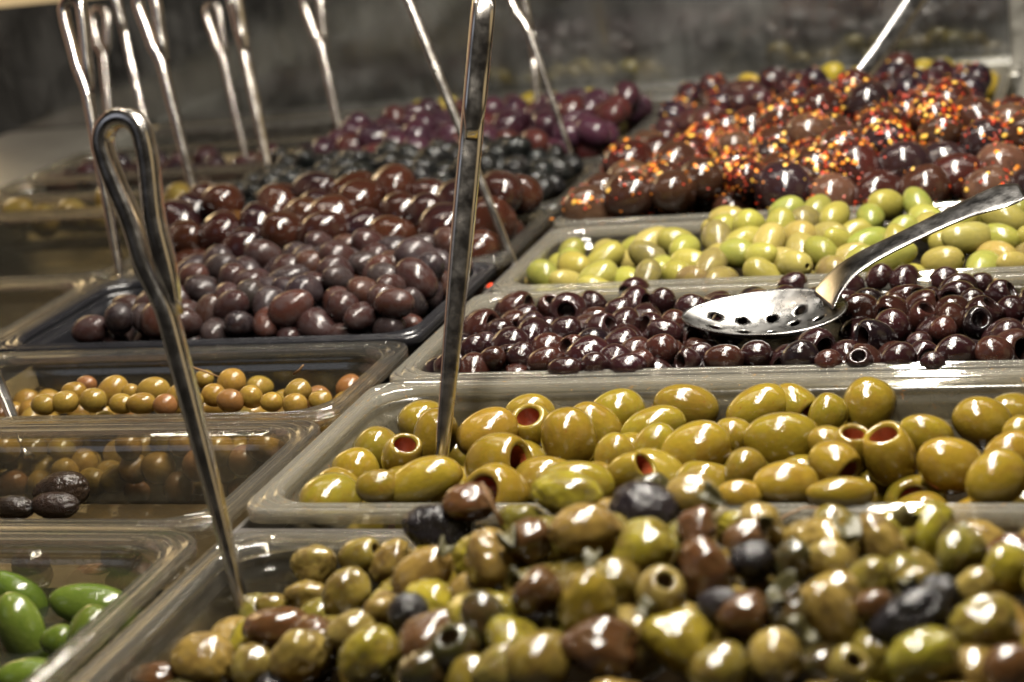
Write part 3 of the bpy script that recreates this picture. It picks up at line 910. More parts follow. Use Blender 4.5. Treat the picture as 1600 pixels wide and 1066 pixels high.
H_R3 = [
    (50.2, 272.7, -1.7, 20.2, 20.2, 0.03, 0.31, 0.95, 0, 0), (41.3, 244.1, -0.9, 19.0, 17.0, 0.9, 0.38, 0.21, 0, 0), (38.1, 204.5, 0.2, 17.6, 17.6, 0.95, 0.29, -0.12, 0, 0),
    (79.6, 220.7, -0.2, 19.2, 17.7, 0.95, 0.29, -0.12, 0, 0), (97.4, 210.5, -0.0, 22.7, 17.4, 0.94, 0.34, 0.04, 0, 1), (66.5, 329.3, -3.3, 21.6, 19.3, 0.36, -0.39, 0.85, 1, 1),
    (54.5, 313.6, -2.8, 18.3, 17.5, 0.95, 0.29, -0.12, 0, 0), (65.5, 288.4, -2.1, 20.4, 18.7, 0.84, 0.41, 0.37, 0, 0), (92.8, 272.7, -1.7, 22.3, 20.0, 0.9, 0.38, 0.21, 0, 0),
    (109.6, 232.6, -0.5, 20.8, 16.9, -0.47, -0.71, 0.52, 1, 1), (92.8, 335.3, -3.4, 20.9, 20.1, 0.5, 0.41, 0.76, 0, 0), (115.3, 273.5, -1.8, 23.1, 20.6, 0.86, -0.19, 0.47, 1, 0),
    (136.4, 241.1, -0.9, 25.4, 21.5, 0.9, 0.38, 0.21, 0, 0), (116.8, 317.0, -2.9, 20.5, 19.7, 0.95, 0.29, -0.12, 0, 0), (116.9, 360.0, -2.1, 22.3, 19.9, -0.49, -0.87, 0.02, 1, 0),
    (163.9, 227.9, -0.4, 21.1, 19.6, 0.95, 0.29, -0.12, 0, 1), (140.5, 337.4, -3.5, 19.1, 19.1, 0.19, 0.36, 0.91, 0, 0), (158.7, 263.3, -1.4, 24.1, 20.2, 0.88, 0.17, -0.44, 0, 0),
    (162.3, 317.8, -3.0, 20.3, 18.7, 0.95, 0.29, -0.12, 0, 0), (115.1, 193.8, 0.5, 22.3, 15.6, 0.95, 0.29, -0.12, 0, 0), (131.5, 197.7, 0.3, 17.4, 17.1, 0.03, 0.31, 0.95, 0, 0),
    (151.8, 196.0, 0.4, 22.1, 16.2, 0.95, 0.29, -0.12, 0, 0), (62.6, 216.8, -0.1, 16.9, 16.2, 0.95, 0.29, -0.12, 0, 1), (45.8, 254.8, -1.2, 15.9, 15.1, 0.95, 0.29, -0.12, 0, 0),
    (221.5, 360.0, -2.1, 20.6, 19.8, 0.9, 0.38, 0.21, 0, 0), (164.5, 317.4, -2.9, 20.3, 18.6, 0.95, 0.29, -0.12, 0, 0), (159.9, 281.6, -2.0, 19.7, 18.9, 0.5, 0.41, 0.76, 0, 1),
    (206.5, 205.3, 0.2, 24.9, 17.5, 0.94, 0.26, -0.2, 0, 1), (223.4, 213.9, -0.1, 19.8, 19.0, 0.95, 0.29, -0.12, 0, 0), (197.1, 234.3, -0.7, 18.8, 16.5, -0.66, -0.75, 0.11, 1, 0),
    (185.9, 201.9, 0.3, 17.2, 15.4, -0.53, -0.8, 0.28, 1, 0), (249.9, 204.1, 0.3, 23.1, 19.5, 0.95, 0.32, -0.04, 0, 2), (268.9, 245.8, -1.0, 28.2, 22.3, 0.74, 0.42, 0.52, 0, 1),
    (294.8, 260.3, -1.4, 23.1, 22.4, 0.63, 0.43, 0.65, 0, 0), (275.7, 317.4, -3.0, 20.5, 19.7, 0.19, 0.36, 0.91, 0, 2), (277.5, 360.0, -0.4, 21.1, 18.7, 0.9, 0.38, 0.21, 0, 0),
    (293.0, 360.0, -1.0, 21.8, 19.4, -0.08, -0.78, -0.62, 1, 0), (284.1, 195.5, 0.4, 16.6, 14.9, 0.03, -0.7, 0.71, 1, 0), (304.6, 199.8, 0.3, 20.5, 18.4, 0.84, 0.41, 0.37, 0, 0),
    (309.9, 280.3, -1.9, 20.3, 18.1, 0.47, -0.28, 0.84, 1, 1), (313.2, 227.5, -0.5, 15.2, 14.4, 0.95, 0.29, -0.12, 0, 0), (317.0, 360.0, -3.2, 20.1, 19.3, 0.95, 0.29, -0.12, 0, 0),
    (326.3, 345.1, -3.7, 26.2, 19.0, 0.92, 0.36, 0.13, 0, 0), (326.6, 279.9, -1.9, 19.4, 17.3, -0.11, -0.84, -0.53, 1, 1), (336.7, 309.7, -2.8, 19.2, 17.7, 0.74, 0.42, 0.52, 0, 0),
    (342.9, 264.6, -1.5, 20.7, 18.5, 0.26, -0.78, 0.57, 1, 2), (324.7, 251.8, -1.1, 16.9, 16.2, 0.95, 0.29, -0.12, 0, 1), (335.0, 204.5, 0.2, 26.0, 20.4, 0.94, 0.34, 0.04, 0, 0),
    (355.8, 202.8, 0.2, 22.3, 20.2, 0.88, 0.17, -0.44, 0, 1), (361.3, 236.4, -0.6, 20.8, 19.4, 0.9, 0.38, 0.21, 0, 0), (351.9, 325.1, -3.1, 20.8, 18.6, 0.86, -0.19, 0.47, 1, 0),
    (360.2, 291.0, -2.2, 18.8, 17.3, 0.95, 0.29, -0.12, 0, 0), (291.1, 306.7, -2.7, 17.9, 17.1, 0.95, 0.29, -0.12, 0, 1), (311.7, 319.9, -3.0, 16.4, 16.4, 0.95, 0.29, -0.12, 0, 0),
    (257.7, 354.5, -3.9, 21.2, 20.4, 0.95, 0.29, -0.12, 0, 0), (266.5, 195.5, 0.5, 15.7, 14.9, 0.95, 0.29, -0.12, 0, 1), (324.1, 190.0, 0.6, 13.9, 13.2, 0.95, 0.29, -0.12, 0, 0),
    (339.6, 354.0, -4.0, 17.5, 16.7, 0.95, 0.29, -0.12, 0, 0), (156.3, 205.8, 0.1, 17.1, 15.6, 0.94, 0.34, 0.04, 0, 1), (189.5, 219.4, -0.2, 14.9, 14.1, 0.95, 0.29, -0.12, 0, 0),
]
H_MB = [
    (-210.8, 154.1, -1.6, 15.8, 14.2, 0.95, 0.29, -0.12, 0, 0), (-198.8, 159.0, -1.9, 18.2, 15.0, 0.94, 0.34, 0.04, 0, 0), (-204.8, 180.6, -3.2, 16.9, 15.3, 0.95, 0.29, -0.12, 0, 0),
    (-207.4, 200.0, -4.5, 13.9, 12.3, 0.95, 0.29, -0.12, 0, 1), (-178.8, 183.2, -3.4, 22.4, 18.4, 0.79, 0.42, 0.44, 0, 0), (-180.4, 162.2, -2.1, 17.3, 16.6, 0.95, 0.29, -0.12, 0, 0),
    (-148.3, 180.0, -3.2, 22.2, 16.6, 0.94, 0.34, 0.04, 0, 0), (-163.3, 178.1, -3.1, 11.9, 11.1, 0.95, 0.29, -0.12, 0, 0), (-142.0, 152.8, -1.5, 19.3, 13.9, 0.95, 0.32, -0.04, 0, 0),
    (-124.7, 167.1, -2.4, 15.6, 14.8, 0.74, 0.42, 0.52, 0, 0), (-101.0, 168.4, -2.5, 15.5, 14.7, 0.95, 0.29, -0.12, 0, 0), (-103.6, 198.4, -4.4, 18.3, 15.9, 0.95, 0.29, -0.12, 0, 0),
    (-74.0, 163.8, -2.2, 15.3, 14.6, 0.95, 0.29, -0.12, 0, 0), (-83.4, 155.1, -1.7, 16.8, 14.5, 0.95, 0.29, -0.12, 0, 1), (-47.6, 173.2, -2.8, 17.6, 16.1, 0.84, 0.41, 0.37, 0, 0),
    (-23.8, 152.8, -1.5, 14.2, 12.7, 0.95, 0.29, -0.12, 0, 0), (-37.0, 145.7, -1.1, 14.9, 13.4, 0.95, 0.29, -0.12, 0, 0), (-54.4, 150.6, -1.4, 13.6, 12.8, 0.95, 0.29, -0.12, 0, 0),
    (-127.2, 207.5, -4.9, 12.9, 12.1, 0.95, 0.29, -0.12, 0, 0), (-109.0, 155.1, -1.6, 14.6, 13.8, 0.95, 0.29, -0.12, 0, 0), (-155.4, 152.5, -1.5, 15.5, 14.0, 0.95, 0.29, -0.12, 0, 0),
    (-123.3, 148.0, -1.3, 15.3, 13.8, 0.95, 0.29, -0.12, 0, 1),
]
H_G = [
    (-104.8, -57.7, -27.1, 35.8, 18.5, 0.76, 0.06, -0.64, 0, 0), (-58.3, -65.9, -27.1, 43.0, 20.6, 0.94, 0.26, -0.22, 1, 0), (-77.7, -97.1, -27.1, 42.6, 23.7, -0.33, 0.09, 0.94, 0, 0),
    (-37.1, -105.8, -27.0, 38.0, 23.2, 0.3, 0.24, 0.92, 0, 0), (-48.6, -140.0, -27.1, 31.6, 17.3, 0.95, 0.29, -0.12, 0, 0), (-53.6, -105.0, -27.2, 18.0, 15.0, 0.95, 0.29, -0.12, 0, 0),
    (-22.3, -85.9, -27.1, 18.1, 15.1, 0.9, 0.38, 0.21, 0, 0),
]
H_W = [
    (-165.8, 88.5, -31.1, 35.0, 21.6, 0.94, 0.34, 0.04, 0, 0), (-157.1, 65.7, -31.1, 27.7, 16.0, 0.95, 0.29, -0.12, 0, 0), (-183.2, 62.8, -31.1, 25.6, 14.6, 0.95, 0.29, -0.12, 0, 0),
]
H_WS = [
    (-141.2, 10.0, -41.1, 24.2, 20.8, 1, 0, 0.1, 0, 0), (-106.3, 10.0, -51.2, 36.1, 20.6, 1, 0, 0.1, 0, 1), (-74.8, 10.0, -52.3, 27.2, 20.4, 1, 0, 0.1, 0, 0),
    (-160.0, 10.0, -54.7, 24.5, 21.0, 1, 0, 0.1, 0, 1), (-85.0, 10.0, -36.8, 23.8, 18.7, 1, 0, 0.1, 0, 0), (-61.7, 10.0, -43.9, 20.3, 16.9, 1, 0, 0.1, 0, 0),
]

SPOON_AT = np.array([219.0, 266.0, 9.0])
SPOON_X = unit((1.0, -0.10, 0.03))
SPOON_Z = np.array((0.12, -0.16, 0.98))
SPOON_Z = unit(SPOON_Z - SPOON_X * (SPOON_Z @ SPOON_X))
SPOON_Y = np.cross(SPOON_Z, SPOON_X)


def under_spoon(p, r):
    """True where an olive would stick up through the bowl of the slotted spoon."""
    d = np.array(p) - SPOON_AT
    x, y, z = d @ SPOON_X, d @ SPOON_Y, d @ SPOON_Z
    q = math.hypot(x / (51 + r * .55), y / (34 + r * .55))
    return q < 1 and z > -8 - r + 7 * q and z < 40


heap('mixed', 'mixed', (26, 440, -222, -52), lambda x, y: h_front(x, y) - 9, 140, 30, 23, 'the front mixed heap',
     'mixed herbed olives in the front pan', 1, H_R1, hole_p=0.10, row_px=48, weights=[.28, .35, .07, .09, .10, .11], depth=1.6)
heap('green_big', 'green_big', (20, 430, 4, 166), lambda x, y: 0 - .1 * y - 9, 70, 36, 30, 'the big golden-green heap',
     'big golden-green olives in the second pan', 2, H_R2, hole_p=0.25, row_px=36, weights=[.5, .25, .25])
heap('pitted', 'pitted', (22, 430, 200, 348), lambda x, y: 3 - .028 * y, 190, 27, 24.5, 'the dark purple pitted heap',
     'pitted dark purple olives around the slotted spoon', 3, H_R3, block=under_spoon, hole_p=0.6, row_px=24, weights=[.5, .3, .2])
heap('light_green', 'light_green', (28, 430, 382, 522), lambda x, y: -6 + 9 * smooth(60, 190, x) + 8 * smooth(400, 480, y) * smooth(60, 190, x) - 10 * smooth(490, 530, y) - 10 * smooth(400, 520, y) * (1 - smooth(60, 190, x)),
     205, 32, 21.5, 'the light green heap', 'light green olives in the fourth pan', 4, hole_p=0.12, row_px=22, weights=[.38, .27, .22, .13])
heap('chili', 'chili', (16, 440, 560, 812), lambda x, y: 2 + 14 * smooth(20, 150, x) + 22 * smooth(560, 720, y) * smooth(60, 190, x) * (1 - .75 * smooth(270, 330, x)) - 14 * smooth(770, 820, y),
     150, 43, 38, 'the chili-flecked heap', 'chili-flecked brown olives in the fifth pan', 5, flakes=lambda p: [0, .05, .15, .30, .50] if (p[0] - 185) ** 2 / 110 ** 2 + (p[1] - 690) ** 2 / 95 ** 2 < 1 else [.25, .32, .22, .14, .07], row_px=30, weights=[.4, .2, .2, .2])
heap('purple', 'back_dark', (14, 308, 852, 1060), lambda x, y: 4 + 8 * smooth(850, 900, y) - 10 * smooth(1020, 1090, y),
     110, 32, 28, 'the dark rear heap', 'dark olives in the rearmost right pan', 6, row_px=22, weights=[.45, .3, .25], flakes=[.8, .2, 0, 0, 0])
heap('light_green', 'yellow', (60, 308, 1062, 1096), lambda x, y: 3, 16, 32, 27, 'the yellow strip behind the dark heap',
     'yellow olives at the back of the rearmost pan', 7, row_px=20)
heap('matte_dark', 'matte_dark', (-262, -20, 282, 426), lambda x, y: 2 + 9 * smooth(-290, -170, x) + 10 * smooth(285, 400, y) * smooth(-270, -170, x),
     150, 29, 22, 'the black pan heap', 'small dark olives in the black pan', 8, row_px=22, weights=[.3, .25, .25, .2], tilt=.7)
heap('brown', 'brown', (-312, -20, 462, 592), lambda x, y: 12 + 14 * smooth(460, 570, y),
     76, 47, 38, 'the large red-brown heap', 'large red-brown olives behind the black pan', 9, row_px=28, weights=[.38, .30, .22, .10])
heap('oil_black', 'oil_black', (-314, -22, 622, 758), lambda x, y: 18 + 6 * smooth(620, 700, y) - 16 * smooth(-110, -20, x),
     150, 25, 21, 'the oil-cured black heap', 'wrinkled oil-cured black olives', 10, row_px=18)
heap('purple', 'purple', (-302, -22, 790, 1024), lambda x, y: 10 + 10 * smooth(790, 880, y) - 14 * smooth(940, 1030, y),
     130, 34, 28, 'the purple heap', 'purple olives behind the oil-cured black ones', 11, row_px=20, weights=[.45, .3, .25])
heap('light_green', 'yellow', (-305, -58, 1055, 1098), lambda x, y: -2, 22, 30, 26, 'the yellowish strip at the guard panel',
     'yellowish olives in the narrow rear pan', 12, row_px=20)
heap('tan', 'tan', (-306, -20, 137, 247), lambda x, y: -27 if x < -205 else -20 if y > 150 else -23, 230, 20, 18, 'the small tan heap',
     'small tan olives in the pan before the black one', 13, H_MB, row_px=22, weights=[.85, .15], depth=2.3)
heap('light_green', 'far_yellow', (-640, -350, 708, 750), lambda x, y: -7, 13, 34, 27, 'the narrow far-left pan',
     'yellow olives in the narrow far-left pan', 14, row_px=24)
heap('purple', 'back_dark', (-640, -350, 870, 970), lambda x, y: -16, 46, 30, 26, 'the far-left violet pan',
     'dark violet olives in the far-left rear pan', 15, row_px=20)

# olives lying in brine on the left
rs = np.random.RandomState(77)
names = ['glossy green olive slanting at the far left edge, half out of brine', 'long green olive lying flat with a small pit mark at its right end',
         'large upright green olive at the left edge, wet and wrinkled', 'pointed green olive standing upright beside the pan rim',
         'green olive mostly under brine at the bottom left corner', 'small green olive sunk between the two upright green ones',
         'small green olive sunk in brine beside the diagonal pan rim']
for r, lab in zip(H_G, names):
    o = place_olive('bright_green', r[:3], r[3], r[4], r[5:8], r[8], PAL['bright_green'][0][0], rs)
    tag(o, lab, 'olive', 'green olives in brine at lower left')
for r, lab in zip(H_W, ('wrinkled black-brown olive standing clear of the dark brine', 'low dark olive touching the rim in front of the wrinkled one', 'dark olive half under brine at the left edge of its pan')):
    o = place_olive('black_wrinkled', r[:3], r[3], r[4], r[5:8], 0, PAL['water_dark'][0][0], rs)
    tag(o, lab, 'olive', 'dark olives in the brine pan')
for r, lab in zip(H_WS, ('sunken dark round olive seen through plastic above the green ones', 'sunken long brown olive seen through plastic above the flat green one',
                         'sunken black olive seen through plastic near the pan corner', 'sunken brown olive seen through plastic at the left edge',
                         'sunken dark olive seen through plastic behind the long brown one', 'sunken small dark olive nearest the pan corner')):
    o = place_olive('mixed', r[:3], r[3], r[4], r[5:8], 0, PAL['water_dark'][int(r[9])][0], rs)
    tag(o, lab, 'olive', 'sunken olives seen through clear plastic')

# the liquids, and dark sheets for the shade below the top olives
sheet('shade_filler', 30, 530, -220, -54, -44, 'shade_fill')
sheet('shade_filler', 18, 520, 5, 163, -50, 'shade_fill')
sheet('shade_filler', 23, 520, 202, 346, -54, 'shade_fill')
sheet('shade_filler', 29, 520, 386, 518, -46, 'shade_fill')
sheet('shade_filler', 23, 520, 565, 806, -42, 'shade_fill')
sheet('shade_filler', 15, 307, 855, 1090, -42, 'shade_fill')
sheet('shade_filler', -305, -23, 284, 424, -40, 'shade_fill')
sheet('shade_filler', -305, -23, 463, 584, -34, 'shade_fill')
sheet('shade_filler', -305, -23, 624, 752, -30, 'shade_fill')
sheet('shade_filler', -305, -23, 792, 1019, -36, 'shade_fill')
sheet('shade_filler', -305, -58, 1059, 1094, -34, 'shade_fill')
sheet('shade_filler', -303, -25, 141, 241, -72, 'shade_fill')
sheet('brine', -304, -24, -212, -58, -33, 'water')
sheet('brine', -304, -24, -14, 98, -44, 'amber')
sheet('brine', -636, -352, 473, 668, -70, 'amber')
sheet('shade_filler', -636, -352, 712, 746, -40, 'shade_fill')
sheet('shade_filler', -636, -352, 303, 431, -60, 'shade_fill')
sheet('shade_filler', -636, -352, 790, 831, -40, 'shade_fill')
sheet('shade_filler', -636, -352, 873, 967, -40, 'shade_fill')


# ------------------------------------------------------------------ serving ladles: a steel bar whose end is folded back into a hook
def ladle(base, top, label, where, turn, width=9.5, rod=8.5, eye=11, fold=86, slit=34, foot=7.0):
    """width = the bar across the loop's plane, rod = its thickness in that plane, eye = inner width of the loop."""
    base, top = np.array(base, float), np.array(top, float)
    t = bpy.data.objects.new('ladle', None)
    COL.objects.link(t)
    t.empty_display_size = 0.02
    t.location = [float(c) * S for c in base]
    tag(t, label, 'ladle', 'ladles standing in the pans')
    ax = top - base
    ln = np.linalg.norm(ax)
    ax = ax / ln
    side0 = unit(CR - ax * (CR @ ax))
    fwd0 = np.cross(side0, ax)
    a = math.radians(turn)
    s = side0 * math.cos(a) + fwd0 * math.sin(a)                # the loop opens along s
    w = np.cross(s, ax)
    pts, sizes = [], []
    r = (eye + rod) / 2                                         # centre line of the loop
    near = rod * 0.60
    zc = ln - r - rod / 2
    for i in range(12):                                         # lower bar, tapering to the foot
        q = i / 11
        pts.append(ax * (q * (ln - fold - 4)))
        k = smooth(0.0, 0.9, q)
        sizes.append((foot + (width - foot) * k, rod * (0.62 + .38 * k)))
    z0 = ln - fold + 6
    for i in range(14):                                         # long leg
        q = i / 13
        z = z0 + (zc - z0) * q
        off = near * smooth(0, 0.4, q) + (r - near) * smooth(zc - slit, zc - 2, z)
        pts.append(ax * z - s * off)
        sizes.append((width, rod))
    for i in range(1, 14):                                      # over the top
        b = math.pi - math.pi * i / 14
        pts.append(ax * (zc + r * math.sin(b)) + s * (r * math.cos(b)))
        sizes.append((width, rod))
    for i in range(14):                                         # short leg lies back against the bar
        q = i / 13
        z = zc - q * (zc - z0 - 2)
        off = near + (r - near) * smooth(zc - slit, zc - 2, z)
        pts.append(ax * z + s * off)
        k = smooth(.72, 1, q)
        sizes.append((width * (1 - .45 * k), rod * (1 - .6 * k)))
    v, f = sweep(pts, w, sizes, 14)
    link_mesh('handle', to_mesh('handle', v, f, ['steel']), t)
    # the small cup below, sunk among the olives
    vv, ff = [], []
    prof = [(0, -16), (8, -15.5), (14, -12), (17, -6), (18, 0), (17.2, 0), (16, -6), (13, -11), (7, -14.4), (0, -15)]
    rows = []
    for rr, z in prof:
        rows.append(len(vv))
        for k in range(16):
            an = 6.2832 * k / 16
            vv.append((rr * math.cos(an), rr * math.sin(an) - 12, z - 4))
    for A, B in zip(rows[:-1], rows[1:]):
        for k in range(16):
            j = (k + 1) % 16
            ff.append((A + k, A + j, B + j, B + k))
    if where == 'cup':
        link_mesh('cup', to_mesh('cup', vv, ff, ['steel']), t)
    return t


ladle((33, -81, -34), (-19, -25, 207), 'tall steel ladle in front of all others, its looped end over the tan olives', '', 20, 11, 9.2, 13, 108, 46)
ladle((79.5, 60.1, -19.7), (108.7, 150.0, 223.9), 'upright steel ladle seen edge-on, standing among the big golden-green olives', '', 86, 12.5, 7.5, 9, 84, 34, 7.5)
ladle((-322, 456, -34), (-357, 519, 212), 'leftmost steel ladle with looped end, standing beside the black pan corner', '', 24, 9.5, 8.0, 9, 88, 50)
ladle((-340, 640, -34), (-387, 692, 196), 'steel ladle with looped end, leaning left beside the large red-brown olives', '', 20, 10, 8.8, 9, 78, 36)
ladle((-417, 900, -34), (-453, 945, 152), 'thin dull ladle rising between the two lilac-lit pan rims', '', 22, 7, 6.5, 8, 70, 44, 6)
ladle((-348, 805, -34), (-382, 856, 176), 'steel ladle with a bright spot, standing left of the oil-cured black olives', '', 65, 11, 8, 8, 74)
ladle((-347, 985, -34), (-378, 1028, 146), 'rear steel ladle with open loop, standing behind the lilac-lit rims', '', 20, 9, 8.0, 10, 72, 42, 6.5)
ladle((6, 466, -34), (-84, 514, 224), 'thin straight steel ladle leaning far left from the light green pan', '', 88, 7.5, 5, 6, 40, 20, 6)
ladle((-16, 734, -34), (-77, 774, 172), 'steel ladle leaning left at the left corner of the chili-flecked heap', '', 20, 7, 6.0, 9, 62, 40, 6)
ladle((-226, 150, -34), (-330, 262, 40), 'short brown-looking ladle end cut by the left edge of the photo', '', 70, 9, 7, 6, 40)
ladle((-563, 880, -34), (-576, 936, 160), 'dim loop-ended ladle far behind the leftmost one', '', 22, 8, 8, 10, 60, 44, 6)
ladle((-468, 800, 10), (-503, 845, 190), 'thin dull ladle standing in for a reflection between the two left looped ladles', '', 86, 7, 6, 6, 60)  # solid copy added in place of a handle mirrored in the panel
ladle((-140, 1010, -20), (-143, 1035, 86), 'short pale ladle end standing in for a reflection among the purple olives', '', 86, 7, 6, 6, 40, 20, 5)  # added as geometry where the guard panel mirrors a handle


# ------------------------------------------------------------------ slotted spoon
def slotted_spoon():
    t = bpy.data.objects.new('slotted_spoon', None)
    COL.objects.link(t)
    t.empty_display_size = 0.02
    org, ux, uy, uz = SPOON_AT, SPOON_X, SPOON_Y, SPOON_Z
    t.location = [float(c) * S for c in org]
    tag(t, 'steel slotted spoon lying on the dark purple pitted olives', 'slotted spoon')
    La, Wb, dep = 51.0, 31.0, 13.0
    bm = bmesh.new()
    nr, ns = 16, 72
    grid = {}

    def outline(a):                                              # egg-shaped bowl, broad at the heel
        c, s_ = math.cos(a), math.sin(a)
        return La * c, Wb * s_ * (1 + 0.16 * c)
    for i in range(nr + 1):
        q = i / nr
        for k in range(ns):
            a = 2 * math.pi * k / ns
            ox, oy = outline(a)
            z = -dep * (1 - q ** 2.2)
            if i == 0:
                if k:
                    continue
                grid[(0, 0)] = bm.verts.new((0, 0, z))
            else:
                grid[(i, k)] = bm.verts.new((ox * q, oy * q, z))
    for i in range(nr):
        for k in range(ns):
            j = (k + 1) % ns
            if i == 0:
                bm.faces.new((grid[(0, 0)], grid[(1, k)], grid[(1, j)]))
            else:
                bm.faces.new((grid[(i, k)], grid[(i + 1, k)], grid[(i + 1, j)], grid[(i, j)]))
    holes = [(-17, 9), (1, 12), (17, 5), (33, 3), (-31, -4), (-13, -4), (5, -5), (20, -9), (-20, -16), (0, -19), (18, 17), (-33, 8)]
    R_ = 3.3
    # cut round holes: move the nearest ring of vertices onto the circle, drop what is inside
    bmesh.ops.subdivide_edges(bm, edges=bm.edges[:], cuts=1, use_grid_fill=True)
    for hx, hy in holes:
        inside = [v for v in bm.verts if (v.co.x - hx) ** 2 + (v.co.y - hy) ** 2 < R_ ** 2]
        bmesh.ops.delete(bm, geom=inside, context='VERTS')
        for v in bm.verts:
            d = math.hypot(v.co.x - hx, v.co.y - hy)
            if d < R_ * 1.55 and v.is_boundary:
                v.co.x = hx + (v.co.x - hx) / d * R_
                v.co.y = hy + (v.co.y - hy) / d * R_
    Mx = Matrix((ux, uy, uz)).transposed()
    for v in bm.verts:
        v.co = (Mx @ v.co) * S
    me = bpy.data.meshes.new('bowl')
    bmesh.ops.recalc_face_normals(bm, faces=bm.faces[:])
    bm.to_mesh(me)
    bm.free()
    me.polygons.foreach_set('use_smooth', [True] * len(me.polygons))
    me.materials.append(MAT['bowl_steel'])
    b = link_mesh('bowl', me, t)
    md = b.modifiers.new('thickness', 'SOLIDIFY')
    md.thickness = 1.3 * S
    md.offset = -1
    # handle: rises from the heel, flat bar, wide at the end
    pts = [(34, 11, 3), (41, 14, 12), (50, 17, 20), (61, 20.5, 26), (75, 24, 32), (90, 27.5, 38), (105, 31, 44), (118, 34, 48.7), (129, 36.5, 52), (141, 39, 55), (150, 41, 56.5)]
    wid = [(38, 1.6), (30, 2.0), (24, 2.6), (21, 3.0), (19, 3.0), (19, 3.0), (20, 3.0), (22, 2.8), (27, 2.6), (30, 2.4), (22, 1.8)]
    pts, wid = spline(pts, wid)
    v, f = sweep(pts, (-0.348, 0.906, 0.154), wid, 20)
    link_mesh('handle', to_mesh('handle', v, f, ['spoon_steel']), t)
    return t


slotted_spoon()

t = bpy.data.objects.new('serving_spoon', None)
COL.objects.link(t)
t.empty_display_size = 0.02
t.location = (190 * S, 885 * S, 16 * S)
tag(t, 'serving spoon with its flat handle leaning right, pushed into the rear dark heap', 'serving spoon')
v, f = sweep([(-14, -4, -6), (-4, 4, 1), (4, 12, 7), (34, 30, 42), (68, 54, 86), (94, 70, 122)], (-0.77, -0.07, 0.62), [(24, 1.8), (18, 2.6), (16, 3.2), (17, 3.4), (18, 3.4), (19, 3.2)], 14)
link_mesh('handle', to_mesh('handle', v, f, ['spoon_steel']), t)
vv, ff = [], []
for i in range(7):
    q = i / 6
    for k in range(24):
        an = 6.2832 * k / 24
        vv.append((-32 + 24 * q * math.cos(an), -6 + 16 * q * math.sin(an), -14 + 10 * q ** 2))
for i in range(6):
    for k in range(24):
        j = (k + 1) % 24
        ff.append((i * 24 + k, (i + 1) * 24 + k, (i + 1) * 24 + j, i * 24 + j))
b = link_mesh('bowl', to_mesh('bowl', vv, ff, ['spoon_steel']), t)
md = b.modifiers.new('thickness', 'SOLIDIFY')
md.thickness = 1.2 * S


# ------------------------------------------------------------------ small things: stems, herbs, stray flakes
def strand(name, pts, width, mat, label, cat, group=None):
    v, f = sweep(pts, (0.3, 0.2, 0.9), [(width * (1 - .5 * i / (len(pts) - 1)), width * .8) for i in range(len(pts))], 7)
    o = link_mesh(name, to_mesh(name, [np.array(p) - np.array(pts[0]) for p in v], f, [mat]))
    o.location = [c * S for c in pts[0]]
    tag(o, label, cat, group)
    return o


strand('twig', [(176, -112, 36), (172, -111, 44), (168, -110, 54)], 2.2, 'twig', 'pale straight olive stem sticking up beside the black wrinkled olive', 'twig')
strand('twig', [(276, -50, 6), (281, -47, 12), (289, -42, 14), (300, -40, 13)], 1.4, 'twig', 'thin dark curved stem lying over the front pan rim', 'twig')
strand('twig', [(-126, 192, 8), (-118, 193, 5), (-109, 195, 0)], 1.6, 'twig', 'thin bent stem on the small tan olives beside the tall ladle', 'twig')
strand('twig', [(-62, 201, -1), (-57, 200, 2), (-54, 200, 5)], 1.6, 'twig', 'tiny stem stub on the rightmost raised tan olive', 'twig')


def herb(pos, size, seed, label):
    rs_ = np.random.RandomState(seed)
    v, f = [], []
    n = 9
    for i in range(n):
        q = i / (n - 1)
        w = size * 0.36 * math.sin(math.pi * min(1, q * 0.95 + 0.04)) ** 0.8
        for j in (-1, -0.4, 0.4, 1):
            v.append((size * .85 * (q - .5), w * j * .7, size * (0.16 * math.sin(6 * q + seed) + 0.42 * j * j * w / size * (1.2 + math.sin(3 * q + seed))) + rs_.normal() * size * .03))
    for i in range(n - 1):
        for j in range(3):
            a = i * 4 + j
            f.append((a, a + 1, a + 5, a + 4))
    me = to_mesh('herb_leaf', v, f, ['herb'])
    o = link_mesh('herb_leaf', me)
    md = o.modifiers.new('thickness', 'SOLIDIFY')
    md.thickness = 0.6 * S
    o.location = [c * S for c in pos]
    o.rotation_euler = (rs_.uniform(-.6, .9), rs_.uniform(-.6, .6), rs_.uniform(0, 6.28))
    tag(o, label, 'herb leaf', 'herb bits on the front heap')


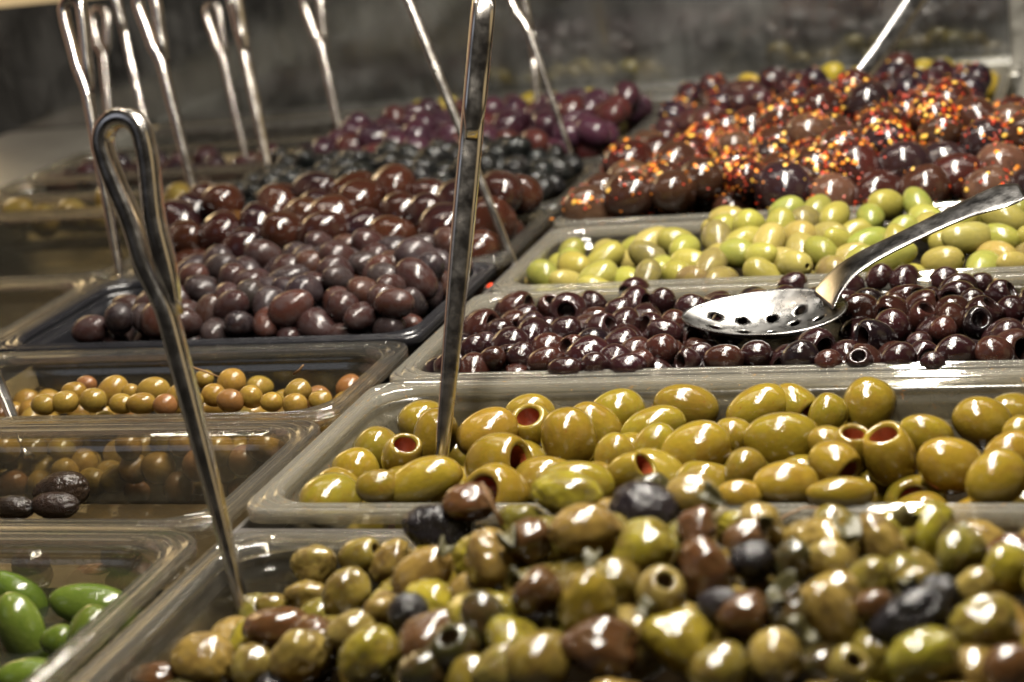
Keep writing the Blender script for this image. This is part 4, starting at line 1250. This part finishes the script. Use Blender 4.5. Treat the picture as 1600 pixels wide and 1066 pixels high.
for i, (p, sz, lab) in enumerate([((186, -134, 38), 19, 'curled dried herb leaf left of the tan-green top olive'), ((262, -96, 42), 16, 'dried herb leaf near the peak of the front heap'),
                                  ((318, -112, 32), 22, 'pale herb leaf in the right half of the front heap'), ((337, -92, 30), 20, 'crumpled herb leaf beside the steep tan-green olive'),
                                  ((300, -160, 32), 18, 'dried herb leaf low on the right of the front heap'), ((345, -150, 28), 16, 'herb leaf beside the long black wrinkled olive'),
                                  ((196, -158, 32), 17, 'herb leaf over the dark green olive in the middle of the front heap'),
                                  ((150, -120, 27), 15, 'herb leaf beside the black wrinkled olive on the left slope'), ((225, -150, 36), 14, 'small herb leaf above the yellow-green olive at front centre'),
                                  ((252, -178, 30), 17, 'herb leaf near the bottom edge at the centre of the heap'), ((286, -110, 36), 15, 'herb leaf right of the heap peak'),
                                  ((310, -182, 26), 16, 'herb leaf low at the bottom right'), ((362, -110, 30), 18, 'herb leaf at the right edge of the photo')]):
    herb(p, sz, 300 + i, lab)


def stray_flake(pos, size, mat, label, seed):
    rs_ = np.random.RandomState(seed)
    n = 7
    v = [(size * math.cos(6.283 * k / n) * rs_.uniform(.7, 1.1), size * .7 * math.sin(6.283 * k / n), rs_.normal() * size * .1) for k in range(n)] + [(0, 0, size * .35), (0, 0, -size * .25)]
    f = [(k, (k + 1) % n, n) for k in range(n)] + [((k + 1) % n, k, n + 1) for k in range(n)]
    o = link_mesh('chili_flake', to_mesh('chili_flake', v, f, [mat], False))
    o.location = [c * S for c in pos]
    o.rotation_euler = (rs_.uniform(-.5, .5), rs_.uniform(-.5, .5), rs_.uniform(0, 6))
    tag(o, label, 'chili flake', 'stray chili flakes')


stray_flake((10, 376, 1.6), 3.4, 'flake_red', 'orange-red chili flake on the corner rim of the light green pan', 1)
stray_flake((4, 556, 1.6), 3.0, 'flake_orange', 'orange chili flake on the corner rim of the chili-flecked pan', 2)
stray_flake((-2, 640, 1.6), 3.0, 'flake_orange', 'orange chili flake on the rim left of the chili-flecked heap', 3)
stray_flake((8, 660, 1.6), 2.4, 'flake_red', 'red chili flake on the rim left of the chili-flecked heap', 4)
stray_flake((2, 850, 1.6), 4.0, 'flake_orange', 'orange chili flake on the corner rim of the rearmost pan', 5)
stray_flake((6, 900, 1.6), 3.4, 'flake_red', 'red chili flake on the left rim of the rearmost pan', 6)
